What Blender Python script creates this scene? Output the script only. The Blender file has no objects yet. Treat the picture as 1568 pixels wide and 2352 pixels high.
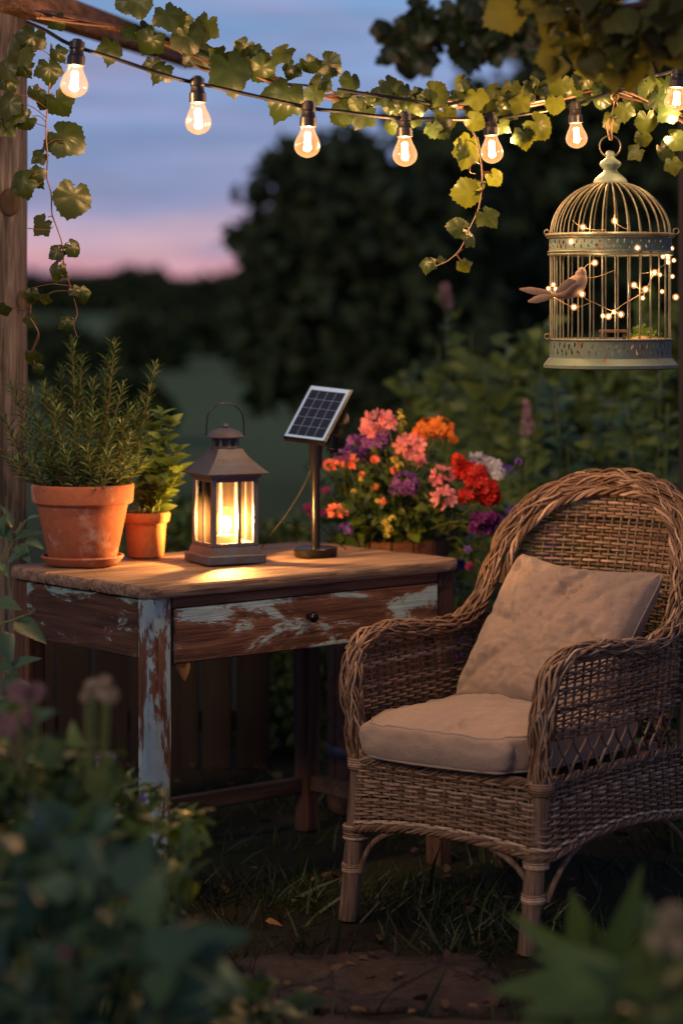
import bpy, math, random
import numpy as np
from mathutils import Vector, Matrix, noise as mnoise

SC = bpy.context.scene
R = math.radians
random.seed(7)
RNG = np.random.default_rng(11)

# ------------------------------------------------------------------ camera
F, CAMZ, HOR = 5545.0, 1.375, 700.0      # focal length and horizon measured on the photo (1568 x 2352 grid)
cd = bpy.data.cameras.new('camera'); cam = bpy.data.objects.new('camera', cd)
SC.collection.objects.link(cam); SC.camera = cam
cam.location = (0, 0, CAMZ); cam.rotation_euler = (R(90), 0, 0)
cd.sensor_fit = 'VERTICAL'; cd.sensor_height = 36; cd.sensor_width = 24
cd.lens = 36 * F / 2352
cd.shift_y = -(1176 - HOR) / 2352
cd.clip_start = 0.1; cd.clip_end = 4000
cd.dof.use_dof = True; cd.dof.focus_distance = 5.45; cd.dof.aperture_fstop = 1.9
cd.dof.aperture_blades = 0

# ------------------------------------------------------------------ dusk sky
W = bpy.data.worlds.new("World"); SC.world = W; W.use_nodes = True
nt = W.node_tree; nt.nodes.clear()
def wn(t): return nt.nodes.new(t)
wo = wn('ShaderNodeOutputWorld'); bg = wn('ShaderNodeBackground'); nt.links.new(bg.outputs[0], wo.inputs[0])
tc = wn('ShaderNodeTexCoord'); sx = wn('ShaderNodeSeparateXYZ'); nt.links.new(tc.outputs['Generated'], sx.inputs[0])
mp = wn('ShaderNodeMapping'); mp.inputs['Scale'].default_value = (6, 6, 46); nt.links.new(tc.outputs['Generated'], mp.inputs[0])
nz = wn('ShaderNodeTexNoise'); nz.inputs['Scale'].default_value = 1.6; nz.inputs['Detail'].default_value = 4; nz.inputs['Roughness'].default_value = .55
nt.links.new(mp.outputs[0], nz.inputs[0])
m1 = wn('ShaderNodeMath'); m1.operation = 'MULTIPLY_ADD'; m1.inputs[1].default_value = .034; nt.links.new(nz.outputs[0], m1.inputs[0])
m0 = wn('ShaderNodeMath'); m0.operation = 'SUBTRACT'; m0.inputs[1].default_value = .017; nt.links.new(sx.outputs[2], m0.inputs[0])
nt.links.new(m0.outputs[0], m1.inputs[2])
cr = wn('ShaderNodeValToRGB'); nt.links.new(m1.outputs[0], cr.inputs[0])
def srgb(r, g, b):
    f = lambda c: (c/255)/12.92 if c/255 <= .04045 else ((c/255+.055)/1.055)**2.4
    return (f(r), f(g), f(b), 1)
stops = [(0.0, srgb(206,132,146)), (.012, srgb(219,148,158)), (.026, srgb(229,180,182)), (.035, srgb(204,176,190)),
         (.042, srgb(146,150,188)), (.060, srgb(138,156,198)), (.085, srgb(132,160,206)), (.13, srgb(128,163,207)),
         (.20, srgb(92,122,160)), (.4, srgb(46,70,92)), (1.0, srgb(26,44,60))]
e = cr.color_ramp.elements
e[0].position, e[0].color = stops[0]; e[1].position, e[1].color = stops[-1]
for p, c in stops[1:-1]:
    q = e.new(p); q.color = c
# pale pink veils in the blue
nz2 = wn('ShaderNodeTexNoise'); nz2.inputs['Scale'].default_value = 2.2; nz2.inputs['Detail'].default_value = 3
mp2 = wn('ShaderNodeMapping'); mp2.inputs['Scale'].default_value = (5, 5, 34); mp2.inputs['Location'].default_value = (3, 1, .4)
nt.links.new(tc.outputs['Generated'], mp2.inputs[0]); nt.links.new(mp2.outputs[0], nz2.inputs[0])
rr = wn('ShaderNodeMapRange'); rr.inputs[1].default_value = .40; rr.inputs[2].default_value = .66; rr.inputs[3].default_value = 0; rr.inputs[4].default_value = .75
nt.links.new(nz2.outputs[0], rr.inputs[0])
mx = wn('ShaderNodeMixRGB'); mx.inputs[2].default_value = srgb(164,162,200); nt.links.new(rr.outputs[0], mx.inputs[0]); nt.links.new(cr.outputs[0], mx.inputs[1])
nz3 = wn('ShaderNodeTexNoise'); nz3.inputs['Scale'].default_value = 3.1; nz3.inputs['Detail'].default_value = 5; nz3.inputs['Roughness'].default_value = .6
mp3 = wn('ShaderNodeMapping'); mp3.inputs['Scale'].default_value = (4, 4, 52); mp3.inputs['Location'].default_value = (1, 5, 2)
nt.links.new(tc.outputs['Generated'], mp3.inputs[0]); nt.links.new(mp3.outputs[0], nz3.inputs[0])
r3 = wn('ShaderNodeMapRange'); r3.inputs[1].default_value = .35; r3.inputs[2].default_value = .65; r3.inputs[3].default_value = .80; r3.inputs[4].default_value = 1.08
nt.links.new(nz3.outputs[0], r3.inputs[0])
mm_ = wn('ShaderNodeMixRGB'); mm_.blend_type = 'MULTIPLY'; mm_.inputs[0].default_value = 1
nt.links.new(mx.outputs[0], mm_.inputs[1]); nt.links.new(r3.outputs[0], mm_.inputs[2]); nt.links.new(mm_.outputs[0], bg.inputs[0]); bg.inputs[1].default_value = 1.0

# added warm fill for chair and cushions, from an invented low source front left
sd_ = bpy.data.lights.new('warm_fill', 'SUN'); sd_.energy = 1.15; sd_.angle = R(9); sd_.color = (1, .68, .42)
so_ = bpy.data.objects.new('warm_fill', sd_); SC.collection.objects.link(so_)
so_.rotation_euler = Vector((.52, .74, -.45)).to_track_quat('-Z', 'Y').to_euler()

SC.view_settings.view_transform = 'Standard'; SC.view_settings.look = 'None'
SC.view_settings.exposure = 0; SC.view_settings.gamma = 1
SC.render.engine = 'CYCLES'
cy = SC.cycles
cy.use_denoising = True
try: cy.denoiser = 'OPENIMAGEDENOISE'; cy.denoising_prefilter = 'ACCURATE'
except Exception: pass
cy.max_bounces = 6; cy.diffuse_bounces = 3; cy.glossy_bounces = 2; cy.transmission_bounces = 4; cy.transparent_max_bounces = 16
cy.sample_clamp_indirect = 4; cy.caustics_reflective = False; cy.caustics_refractive = False
cy.use_light_tree = True

# ------------------------------------------------------------------ helpers
COL = SC.collection
OFF = {}
def P(x, y, D):                          # a point seen at (x, y) of the photo grid, D metres out
    return Vector(((x-784)*D/F, D, CAMZ-(y-HOR)*D/F))
def tag(o, label=None, cat=None, group=None, kind=None):
    if label: o['label'] = label
    if cat: o['category'] = cat
    if group: o['group'] = group
    if kind: o['kind'] = kind
    return o
def thing(name, loc, label, cat, group=None, rz=None):
    o = bpy.data.objects.new(name, None); COL.objects.link(o)
    o.empty_display_size = .05; o.location = loc
    if rz is not None: o.rotation_euler = (0, 0, rz); OFF[o.name] = Vector((0,0,0))   # parts given in the thing's own frame
    else: OFF[o.name] = Vector(loc)                                                   # parts given in world coordinates
    return tag(o, label, cat, group)
class MB:
    def __init__(s): s.v = []; s.f = []; s.t = []; s.n = 0; s.vein = []
    def add(s, v, f, tint=None):
        v = np.asarray(v, float).reshape(-1, 3); b = s.n
        s.v.append(v)
        s.f.extend([tuple(int(i)+b for i in q) for q in f])
        tt = random.random() if tint is None else tint
        s.t.append(np.full(len(v), tt) if np.isscalar(tt) else np.asarray(tt)); s.n += len(v)
    def box(s, c, d, M=None, bev=0, tint=None):
        x, y, z = d[0]/2, d[1]/2, d[2]/2
        if not bev:
            v = [(-x,-y,-z),(x,-y,-z),(x,y,-z),(-x,y,-z),(-x,-y,z),(x,-y,z),(x,y,z),(-x,y,z)]
            f = [(0,3,2,1),(4,5,6,7),(0,1,5,4),(1,2,6,5),(2,3,7,6),(3,0,4,7)]
        else:
            b = bev; v = []; idx = {}
            for sx_ in (-1,1):
                for sy_ in (-1,1):
                    for sz_ in (-1,1):
                        for k, q in enumerate(((x,y-b,z-b),(x-b,y,z-b),(x-b,y-b,z))):
                            idx[(sx_,sy_,sz_,k)] = len(v); v.append((sx_*q[0],sy_*q[1],sz_*q[2]))
            f = []
            for a in (-1,1):
                f.append([idx[(a,-1,-1,0)],idx[(a,1,-1,0)],idx[(a,1,1,0)],idx[(a,-1,1,0)]][::a])
                f.append([idx[(-1,a,-1,1)],idx[(1,a,-1,1)],idx[(1,a,1,1)],idx[(-1,a,1,1)]][::-a])
                f.append([idx[(-1,-1,a,2)],idx[(1,-1,a,2)],idx[(1,1,a,2)],idx[(-1,1,a,2)]][::a])
            for a in (-1,1):
                for c_ in (-1,1):
                    f.append([idx[(-1,a,c_,1)],idx[(1,a,c_,1)],idx[(1,a,c_,2)],idx[(-1,a,c_,2)]][::a*c_])
                    f.append([idx[(a,-1,c_,0)],idx[(a,1,c_,0)],idx[(a,1,c_,2)],idx[(a,-1,c_,2)]][::-a*c_])
                    f.append([idx[(a,c_,-1,0)],idx[(a,c_,1,0)],idx[(a,c_,1,1)],idx[(a,c_,-1,1)]][::-a*c_*-1])
            for sx_ in (-1,1):
                for sy_ in (-1,1):
                    for sz_ in (-1,1):
                        f.append([idx[(sx_,sy_,sz_,0)],idx[(sx_,sy_,sz_,1)],idx[(sx_,sy_,sz_,2)]][::sx_*sy_*sz_])
        v = np.array(v, float)
        if M is not None: v = v @ np.array(M.to_3x3()).T
        s.add(v + np.array(c, float), f, tint); return s
    def tube(s, pts, r, n=6, caps=True, tint=None, flat=1.0):
        p = np.array([tuple(q) for q in pts], float); m = len(p)
        r = np.full(m, r) if np.isscalar(r) else np.asarray(r, float)
        t = np.gradient(p, axis=0); t /= (np.linalg.norm(t, axis=1, keepdims=True)+1e-12)
        up = np.array((0,0,1.)) if abs(t[0][2]) < .9 else np.array((1.,0,0))
        a = np.cross(t[0], up); a /= np.linalg.norm(a); A = [a]
        for i in range(1, m):
            a = A[-1] - t[i]*np.dot(A[-1], t[i]); l = np.linalg.norm(a)
            A.append(a/l if l > 1e-9 else A[-1])
        A = np.array(A); B = np.cross(t, A)
        th = np.linspace(0, 2*math.pi, n, endpoint=False)
        ring = (p[:,None,:] + r[:,None,None]*(np.cos(th)[None,:,None]*A[:,None,:] + flat*np.sin(th)[None,:,None]*B[:,None,:])).reshape(-1,3)
        f = []
        for i in range(m-1):
            for k in range(n):
                k2 = (k+1) % n
                f.append((i*n+k, i*n+k2, (i+1)*n+k2, (i+1)*n+k))
        if caps:
            f.append(tuple(range(n-1,-1,-1))); f.append(tuple((m-1)*n+k for k in range(n)))
        s.add(ring, f, tint); return s
    def lathe(s, prof, c, n=32, closed=False, cap=True, tint=None, sx=1, sy=1):
        v = []; f = []; m = len(prof)
        for r, z in prof:
            for k in range(n):
                a = 2*math.pi*k/n; v.append((c[0]+r*sx*math.cos(a), c[1]+r*sy*math.sin(a), c[2]+z))
        for i in range(m-1 if not closed else m):
            j = (i+1) % m
            for k in range(n):
                k2 = (k+1) % n; f.append((i*n+k, i*n+k2, j*n+k2, j*n+k))
        if cap and not closed:
            f.append(tuple(range(n-1,-1,-1))); f.append(tuple((m-1)*n+k for k in range(n)))
        s.add(v, f, tint); return s
    def torus(s, c, R_, r, axis='z', n=40, k=8, tint=None):
        pr = []
        v = []; f = []
        for i in range(n):
            a = 2*math.pi*i/n
            for j in range(k):
                b = 2*math.pi*j/k; q = (R_+r*math.cos(b)); x, y, z = q*math.cos(a), q*math.sin(a), r*math.sin(b)
                if axis == 'y': x, y, z = x, -z, y
                if axis == 'x': x, y, z = z, x, y
                v.append((c[0]+x, c[1]+y, c[2]+z))
        for i in range(n):
            for j in range(k):
                i2, j2 = (i+1) % n, (j+1) % k
                f.append((i*k+j, i2*k+j, i2*k+j2, i*k+j2))
        s.add(v, f, tint); return s
    def ball(s, c, r, n=12, m=8, sc=(1,1,1), tint=None):
        prof = []
        v = []; f = []
        for i in range(m+1):
            ph = math.pi*i/m
            for k in range(n):
                a = 2*math.pi*k/n
                v.append((c[0]+r*sc[0]*math.sin(ph)*math.cos(a), c[1]+r*sc[1]*math.sin(ph)*math.sin(a), c[2]-r*sc[2]*math.cos(ph)))
        for i in range(m):
            for k in range(n):
                k2 = (k+1) % n; f.append((i*n+k, i*n+k2, (i+1)*n+k2, (i+1)*n+k))
        s.add(v, f, tint); return s
    def scatter(s, tmpl, Pn, T, N, S, tint=None):
        """copies of a leaf template at points Pn, tip direction T, face direction N, size S"""
        tv, tf = tmpl[:2]; Pn = np.asarray(Pn, float).reshape(-1,3); n = len(Pn)
        if n == 0: return s
        T = np.broadcast_to(np.asarray(T, float), (n,3)).copy(); N = np.broadcast_to(np.asarray(N, float), (n,3)).copy()
        T /= np.linalg.norm(T, axis=1, keepdims=True)+1e-9
        N -= T*np.sum(N*T, axis=1, keepdims=True); N /= np.linalg.norm(N, axis=1, keepdims=True)+1e-9
        X = np.cross(T, N); S = np.broadcast_to(np.asarray(S, float), (n,))
        v = Pn[:,None,:] + S[:,None,None]*(tv[None,:,0:1]*X[:,None,:] + tv[None,:,1:2]*T[:,None,:] + tv[None,:,2:3]*N[:,None,:])
        k = len(tv); b = s.n
        s.v.append(v.reshape(-1,3))
        for i in range(n):
            o = b+i*k
            s.f.extend([tuple(q+o for q in ff) for ff in tf])
        tt = RNG.random(n) if tint is None else np.broadcast_to(tint, (n,))
        s.t.append(np.repeat(tt, k)); s.n += n*k
        if len(tmpl) > 2: s.vein.append((b, np.tile(tmpl[2], n)))
        return s
    def build(s, name, mat, parent=None, smooth=True, sub=0):
        me = bpy.data.meshes.new(name)
        v = np.concatenate(s.v)
        off = Vector((0,0,0))
        if parent is not None: off = OFF[parent.name]
        v = v - np.array(off)
        nv = len(v); nf = len(s.f)
        lt = np.fromiter((len(q) for q in s.f), np.int32, nf)
        li = np.fromiter((i for q in s.f for i in q), np.int32, int(lt.sum()))
        ls = np.concatenate(([0], np.cumsum(lt)[:-1])).astype(np.int32)
        me.vertices.add(nv); me.vertices.foreach_set('co', v.astype(np.float32).ravel())
        me.loops.add(len(li)); me.loops.foreach_set('vertex_index', li)
        me.polygons.add(nf); me.polygons.foreach_set('loop_start', ls); me.polygons.foreach_set('loop_total', lt)
        me.polygons.foreach_set('use_smooth', np.full(nf, smooth))
        at = me.attributes.new('tint', 'FLOAT', 'POINT'); at.data.foreach_set('value', np.concatenate(s.t).astype(np.float32))
        if s.vein:
            va = np.zeros(nv, np.float32)
            for b0, arr in s.vein: va[b0:b0+len(arr)] = arr
            me.attributes.new('vein', 'FLOAT', 'POINT').data.foreach_set('value', va)
        me.update(calc_edges=True); me.validate()
        if smooth and nf < 60000: me.set_sharp_from_angle(angle=R(38))
        me.materials.append(mat)
        o = bpy.data.objects.new(name, me); COL.objects.link(o)
        if parent is not None: o.parent = parent
        OFF[o.name] = off
        if sub:
            mm = o.modifiers.new('sub', 'SUBSURF'); mm.levels = sub; mm.render_levels = sub
        return o
def spline(pts, k=8):                    # Catmull-Rom through pts
    p = [np.array(tuple(q), float) for q in pts]; p = [2*p[0]-p[1]] + p + [2*p[-1]-p[-2]]
    out = []
    for i in range(1, len(p)-2):
        for j in range(k):
            t = j/k
            out.append(.5*((2*p[i]) + (-p[i-1]+p[i+1])*t + (2*p[i-1]-5*p[i]+4*p[i+1]-p[i+2])*t*t + (-p[i-1]+3*p[i]-3*p[i+1]+p[i+2])*t**3))
    out.append(p[-2]); return np.array(out)
def along(path, t):                      # point at fraction t of an evenly-measured path
    d = np.concatenate(([0], np.cumsum(np.linalg.norm(np.diff(path, axis=0), axis=1)))); d /= d[-1]
    return np.array([np.interp(t, d, path[:,k]) for k in range(3)]).T
def solo(mb, name, mat, label, cat, loc=None, smooth=True, group=None, kind=None):
    """a thing that is one mesh, its origin at its own place"""
    if loc is not None: OFF['_tmp'] = Vector(loc)
    class _p: name = '_tmp'
    me_off = Vector(loc) if loc is not None else Vector((0,0,0))
    mb.v = [q - np.array(me_off) for q in mb.v]
    o = mb.build(name, mat, None, smooth); o.location = me_off; OFF[o.name] = me_off
    return tag(o, label, cat, group, kind)

# ------------------------------------------------------------------ leaf shapes (unit size, petiole end at origin, tip along +y)
def oval(w=.5, fold=.12, droop=.25, k=5, point=1.0, base=.5):
    v = []; f = []
    for i in range(k+1):
        t = i/k
        h = w/2*(math.sin(math.pi*t**base)**.75 if 0 < t < 1 else 0)*(1-.25*t*point) + .004
        z = -droop*t*t
        v += [(-h, t, z+fold*h*2), (0, t, z), (h, t, z+fold*h*2)]
    for i in range(k):
        a = i*3; f += [(a, a+1, a+4, a+3), (a+1, a+2, a+5, a+4)]
    return np.array(v), f
def lobed(seed, val=.74, n=60, ragged=.05, cup=.16, five=1.0):
    rd = random.Random(seed); out = []; vn = [1.0]
    ax = [(0,.56,1),(72+rd.uniform(-6,4),.50,1),(-72+rd.uniform(-4,6),.50,1),(140,.42*five,1),(-140,.42*five,1)]
    for i in range(n):
        th = -180+360*i/n; r = 0
        for a, rl, _ in ax:
            d = abs((th-a+180)%360-180)/38; r = max(r, rl*(1-(1-val)*min(1, d)**.85)) if d < 1.3 else r
        r = max(r, .30)
        d = 180-abs(th); r *= 1-.6*math.exp(-(d/13)**2)  # notch at the petiole
        r *= 1+ragged*((1.2 if i % 3 == 0 else -.5)*rd.uniform(.4,1.2))
        out.append((r*math.sin(math.radians(th)), r*math.cos(math.radians(th)), min(abs((th-a+180)%360-180) for a, _, _ in ax)))
    v = [(0, .0, 0)]; f = []
    a2, ph = rd.uniform(-.25,.25), rd.uniform(0,6)
    def z(x, y, q):
        rr_ = x*x+y*y
        return -cup*rr_*2.0 + .10*math.sin(5*x+ph)*rr_ + a2*x*y + .03*min(1, q/30)*rr_**.5*2
    for k in (.5, .82, 1.0):
        for x, y, q in out: v.append((x*k, y*k, z(x*k,y*k,q))); vn.append((1.0 if q < 4 else 0.0)*(1-.6*(k > .9)))
    for i in range(n):
        j = (i+1) % n; f.append((0, 1+j, 1+i))
        for l in (0, 1): f.append((1+l*n+i, 1+l*n+j, 1+(l+1)*n+j, 1+(l+1)*n+i))
    v = np.array(v); v[:,1] += .36                   # petiole end near the notch
    return v, f, np.array(vn)
IVY = [lobed(s, val=l, cup=c, five=q) for s, l, c, q in ((1,.74,.2,1),(2,.68,.1,.9),(3,.82,.35,1.08),(4,.72,.45,1),(5,.86,.2,1.1),(6,.70,.6,.95))]
OVAL = oval(); BROAD = oval(w=.72, droop=.3, k=5); LANCE = oval(w=.3, droop=.35, k=6); NEEDLE = oval(w=.20, fold=.3, droop=.15, k=2, base=.7)
ROUNDL = oval(w=.85, fold=.1, droop=.15, k=5, point=.2)
SCRAP = (np.array([(-.4,0,0),(0,-.1,.1),(.4,.1,0),(.25,.7,.05),(0,1,-.1),(-.3,.6,0)]), [(0,1,2,3),(0,3,4,5)])
def petals(n=5, w=.55, cup=.25, ln=1.0):
    V = []; Fc = []
    for i in range(n):
        a = 2*math.pi*i/n; c, s_ = math.cos(a), math.sin(a); b = len(V)
        for t, h in ((.08,.1),(.4,.5),(.75,.62),(1.0,.36)):
            z = cup*t*t
            for q in (-1, 1):
                x, y = q*h*w, t*ln; V.append((x*c-y*s_, x*s_+y*c, z+.04*q))
        for k in range(3): Fc.append((b+2*k, b+2*k+1, b+2*k+3, b+2*k+2))
    return np.array(V), Fc
FLORET = petals(); 
def unit(n, zmin=-1.0):
    z = RNG.uniform(zmin, 1, n); a = RNG.uniform(0, 2*math.pi, n); r = np.sqrt(1-z*z)
    return np.stack((r*np.cos(a), r*np.sin(a), z), 1)
def jit(v, n, k): return np.broadcast_to(np.asarray(v, float), (n,3)) + RNG.normal(0, k, (n,3))

# ------------------------------------------------------------------ materials
MATS = {}
class NT:
    def __init__(s, name):
        s.m = bpy.data.materials.new(name); s.m.use_nodes = True; s.t = s.m.node_tree; s.t.nodes.clear()
        s.out = s.n('ShaderNodeOutputMaterial')
    def n(s, t, **k):
        q = s.t.nodes.new(t)
        for a, b in k.items(): setattr(q, a, b)
        return q
    def l(s, a, b): s.t.links.new(a, b)
    def obj(s, scale=(1,1,1)):
        a = s.n('ShaderNodeTexCoord'); b = s.n('ShaderNodeMapping'); b.inputs['Scale'].default_value = scale
        s.l(a.outputs['Object'], b.inputs[0]); return b.outputs[0]
    def noise(s, vec, sc, det=4, ro=.55, dist=0):
        q = s.n('ShaderNodeTexNoise'); q.inputs['Scale'].default_value = sc; q.inputs['Detail'].default_value = det
        q.inputs['Roughness'].default_value = ro; q.inputs['Distortion'].default_value = dist
        if vec is not None: s.l(vec, q.inputs[0])
        return q.outputs[0]
    def ramp(s, f, st):
        q = s.n('ShaderNodeValToRGB'); s.l(f, q.inputs[0]); e = q.color_ramp.elements
        def c4(c): return tuple(c)+(1,) if len(c) == 3 else c
        e[0].position, e[0].color = st[0][0], c4(st[0][1]); e[1].position, e[1].color = st[-1][0], c4(st[-1][1])
        for p, c in st[1:-1]: k = e.new(p); k.color = c4(c)
        return q.outputs[0]
    def mix(s, f, a, b, mode='MIX'):
        q = s.n('ShaderNodeMixRGB', blend_type=mode)
        for i, x in enumerate((f, a, b)):
            if hasattr(x, 'links'): s.l(x, q.inputs[i])
            elif i == 0: q.inputs[0].default_value = x
            else: q.inputs[i].default_value = tuple(x)+(1,) if len(x) == 3 else x
        return q.outputs[0]
    def math(s, op, a, b=0, c=0):
        q = s.n('ShaderNodeMath', operation=op)
        for i, x in enumerate((a, b, c)):
            if hasattr(x, 'links'): s.l(x, q.inputs[i])
            else: q.inputs[i].default_value = x
        return q.outputs[0]
    def tint(s):
        q = s.n('ShaderNodeAttribute'); q.attribute_name = 'tint'; return q.outputs['Fac']
    def bsdf(s, col, rough=.6, metal=0, bump=None, bs=.3, bd=.01, spec=.5, **k):
        q = s.n('ShaderNodeBsdfPrincipled')
        for nm, x in (('Base Color', col), ('Roughness', rough), ('Metallic', metal), ('Specular IOR Level', spec)):
            if hasattr(x, 'links'): s.l(x, q.inputs[nm])
            else: q.inputs[nm].default_value = (tuple(x)+(1,) if nm == 'Base Color' and len(x) == 3 else x)
        for nm, x in k.items(): q.inputs[nm.replace('_',' ')].default_value = x
        if bump is not None:
            b = s.n('ShaderNodeBump'); b.inputs['Strength'].default_value = bs; b.inputs['Distance'].default_value = bd
            s.l(bump, b.inputs['Height']); s.l(b.outputs[0], q.inputs['Normal'])
        return q.outputs[0]
    def done(s, sh): s.l(sh, s.out.inputs[0]); return s.m
def m_plain(name, col, rough=.6, metal=0, var=.25, sc=30, bs=.15, bd=.003, spec=.5):
    t = NT(name); nz = t.noise(t.obj(), sc)
    c = t.mix(t.math('MULTIPLY', nz, 1.0), tuple(x*(1-var) for x in col), tuple(min(1, x*(1+var)) for x in col))
    return t.done(t.bsdf(c, rough, metal, nz, bs, bd, spec))
def m_leaf(name, dark, light, trans=.4, rough=.42, tcol=None, vein=0, sc=40):
    t = NT(name); tn = t.tint(); nz = t.noise(t.obj(), sc, 3)
    f = t.math('ADD', t.math('MULTIPLY', tn, .75), t.math('MULTIPLY', nz, .3))
    c = t.ramp(f, [(0.05, dark), (.95, light)])
    b = t.bsdf(c, rough, 0, nz, .25, .003, .4)
    tr = t.n('ShaderNodeBsdfTranslucent')
    if name == 'vine_leaf':
        spn = t.ramp(t.noise(t.obj(), 55, 4, .6), [(.60, (0,0,0)), (.68, (.8,.8,.8))]); c = t.mix(spn, c, (.10,.055,.015))
    va = t.n('ShaderNodeAttribute'); va.attribute_name = 'vein'
    c = t.mix(t.math('MULTIPLY', va.outputs['Fac'], .55), c, tuple(min(1, x*1.9+.01) for x in light))
    if tcol: cc = t.mix(.65, c, tcol)
    else: cc = c
    t.l(cc, tr.inputs[0])
    mxs = t.n('ShaderNodeMixShader'); mxs.inputs[0].default_value = trans; t.l(b, mxs.inputs[1]); t.l(tr.outputs[0], mxs.inputs[2])
    return t.done(mxs.outputs[0])
def m_wood(name, dark, light, axis=0, rough=.7, paint=None, amt=.0, sc=1.0, bs=.5, seed=0, cracks=True, pg=1.0):
    t = NT(name); g = [34*sc]*3; g[axis] = 2.2*sc; v = t.obj(g)
    a = t.noise(v, 1.6, 6, .65, .6); g2 = [6*sc]*3; g2[axis] = 1.6*sc; big = t.noise(t.obj(g2), 1.3, 3)
    fine = [150*sc]*3; fine[axis] = 5*sc; fi = t.noise(t.obj(fine), 1.0, 2)
    c = t.ramp(a, [(.26, tuple(x*.65 for x in dark)), (.40, dark), (.62, light), (.8, tuple(min(1, x*1.25) for x in light))])
    c = t.mix(t.math('MULTIPLY', big, .4), c, tuple(x*.8 for x in dark))
    c = t.mix(.35, c, t.ramp(fi, [(.35, (.25,.25,.25)), (.6, (1,1,1))]), 'MULTIPLY')
    h = t.math('ADD', t.math('MULTIPLY', a, 1.0), t.math('MULTIPLY', fi, .5)); rg = rough
    if paint:
        g3 = [17*pg]*3; g3[axis] = 5.0*pg; vv = t.obj(g3); mpn = vv.node; mpn.inputs['Location'].default_value = (seed*3.1, seed*1.7, seed*2.3)
        pn = t.noise(vv, 1.0, 7, .72, .35)
        pm = t.ramp(pn, [(1-amt-.012, (0,0,0)), (1-amt+.012, (1,1,1))])
        halo = t.ramp(pn, [(1-amt-.05, (0,0,0)), (1-amt, (1,1,1)), (1-amt+.02,(0,0,0))])
        pc = t.mix(t.noise(t.obj((20,20,20)), 2, 4), tuple(x*.62 for x in paint), paint)
        c = t.mix(t.math('MULTIPLY', halo, .35), c, tuple(min(1, x*1.6+.05) for x in light))
        c = t.mix(pm, c, pc)
        h = t.math('ADD', h, t.math('MULTIPLY', pm, 1.2))
    return t.done(t.bsdf(c, rg, 0, h, bs, .004, .3))
M = {}
M['cable'] = m_plain('black_rubber', (.008,.008,.010), .6, spec=.25)
M['socket'] = m_plain('dark_bakelite', (.02,.016,.014), .35)
M['black'] = m_plain('black_metal', (.006,.006,.007), .24, .0, spec=.3, bs=.03)
M['vine_leaf'] = m_leaf('vine_leaf', (.010,.022,.006), (.032,.052,.011), .40, .36, (.13,.14,.010))
M['leaf_dark'] = m_leaf('dark_leaf', (.008,.018,.008), (.03,.055,.02), .25)
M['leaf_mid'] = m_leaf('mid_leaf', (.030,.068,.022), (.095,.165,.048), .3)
M['leaf_blue'] = m_leaf('bluish_leaf', (.022,.066,.042), (.075,.15,.085), .3, .4)
M['leaf_lime'] = m_leaf('lime_leaf', (.07,.13,.02), (.17,.26,.05), .35, .4, (.28,.38,.05))
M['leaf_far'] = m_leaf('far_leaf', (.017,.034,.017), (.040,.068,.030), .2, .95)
M['leaf_autumn'] = m_leaf('olive_leaf', (.03,.044,.008), (.09,.10,.016), .45, .6, (.20,.20,.02))
M['needle'] = m_leaf('rosemary_needle', (.04,.085,.02), (.15,.22,.07), .2, .4)
M['leaf_lit'] = m_leaf('lit_olive_leaf', (.06,.115,.025), (.19,.26,.06), .35)  # brighter copy of the mid leaf, its lit look put into the colour
M['stem'] = m_plain('stem', (.13,.085,.03), .6)
M['stem_green'] = m_plain('green_stem', (.10,.14,.04), .55)
M['stem_red'] = m_plain('reddish_stem', (.08,.034,.018), .55)
M['bark'] = m_wood('bark', (.03,.02,.014), (.07,.05,.035), 2, .85, sc=.4)
def m_petal(name, c, c2): return m_leaf(name, c, c2, .35, .6)
for nm, a, b in (('pink',(.62,.16,.20),(.75,.33,.36)),('orange',(.75,.17,.02),(.85,.32,.05)),('red',(.42,.008,.008),(.62,.03,.015)),
                 ('purple',(.10,.04,.30),(.32,.12,.42)),('white',(.62,.62,.68),(.8,.8,.85)),('plum',(.10,.008,.10),(.22,.03,.24)),
                 ('coral',(.7,.10,.06),(.8,.26,.18)),('magenta',(.35,.03,.15),(.5,.08,.25)),('violet',(.12,.06,.42),(.25,.13,.55)),
                 ('dusty',(.22,.13,.15),(.36,.23,.25)),('cream',(.28,.25,.17),(.42,.36,.26)),('yellowish',(.45,.4,.06),(.62,.55,.12))):
    M[nm] = m_petal(nm+'_petal', a, b)

# terracotta
def m_terra(name, base, chalk):
    t = NT(name); v = t.obj((1,1,1)); n1 = t.noise(v, 14, 6, .65); n2 = t.noise(v, 70, 4)
    c = t.mix(n2, tuple(x*.72 for x in base), tuple(min(1,x*1.2) for x in base))
    k = t.ramp(n1, [(.54, (0,0,0)), (.72, (1,1,1))])
    g = t.ramp(t.noise(v, 6, 5, .7), [(.5, (0,0,0)), (.7, (1,1,1))])
    c = t.mix(t.math('MULTIPLY', k, chalk), c, (.52,.42,.38)); c = t.mix(t.math('MULTIPLY', g, .35), c, (.12,.05,.03))
    return t.done(t.bsdf(c, .85, 0, n2, .35, .003, .25))
M['terra'] = m_terra('weathered_terracotta', (.31,.105,.055), .8)
M['terra2'] = m_terra('plain_terracotta', (.42,.16,.065), .3)
M['soil'] = m_plain('soil', (.02,.013,.008), .95, 0, .6, 60, .8, .01)
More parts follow.
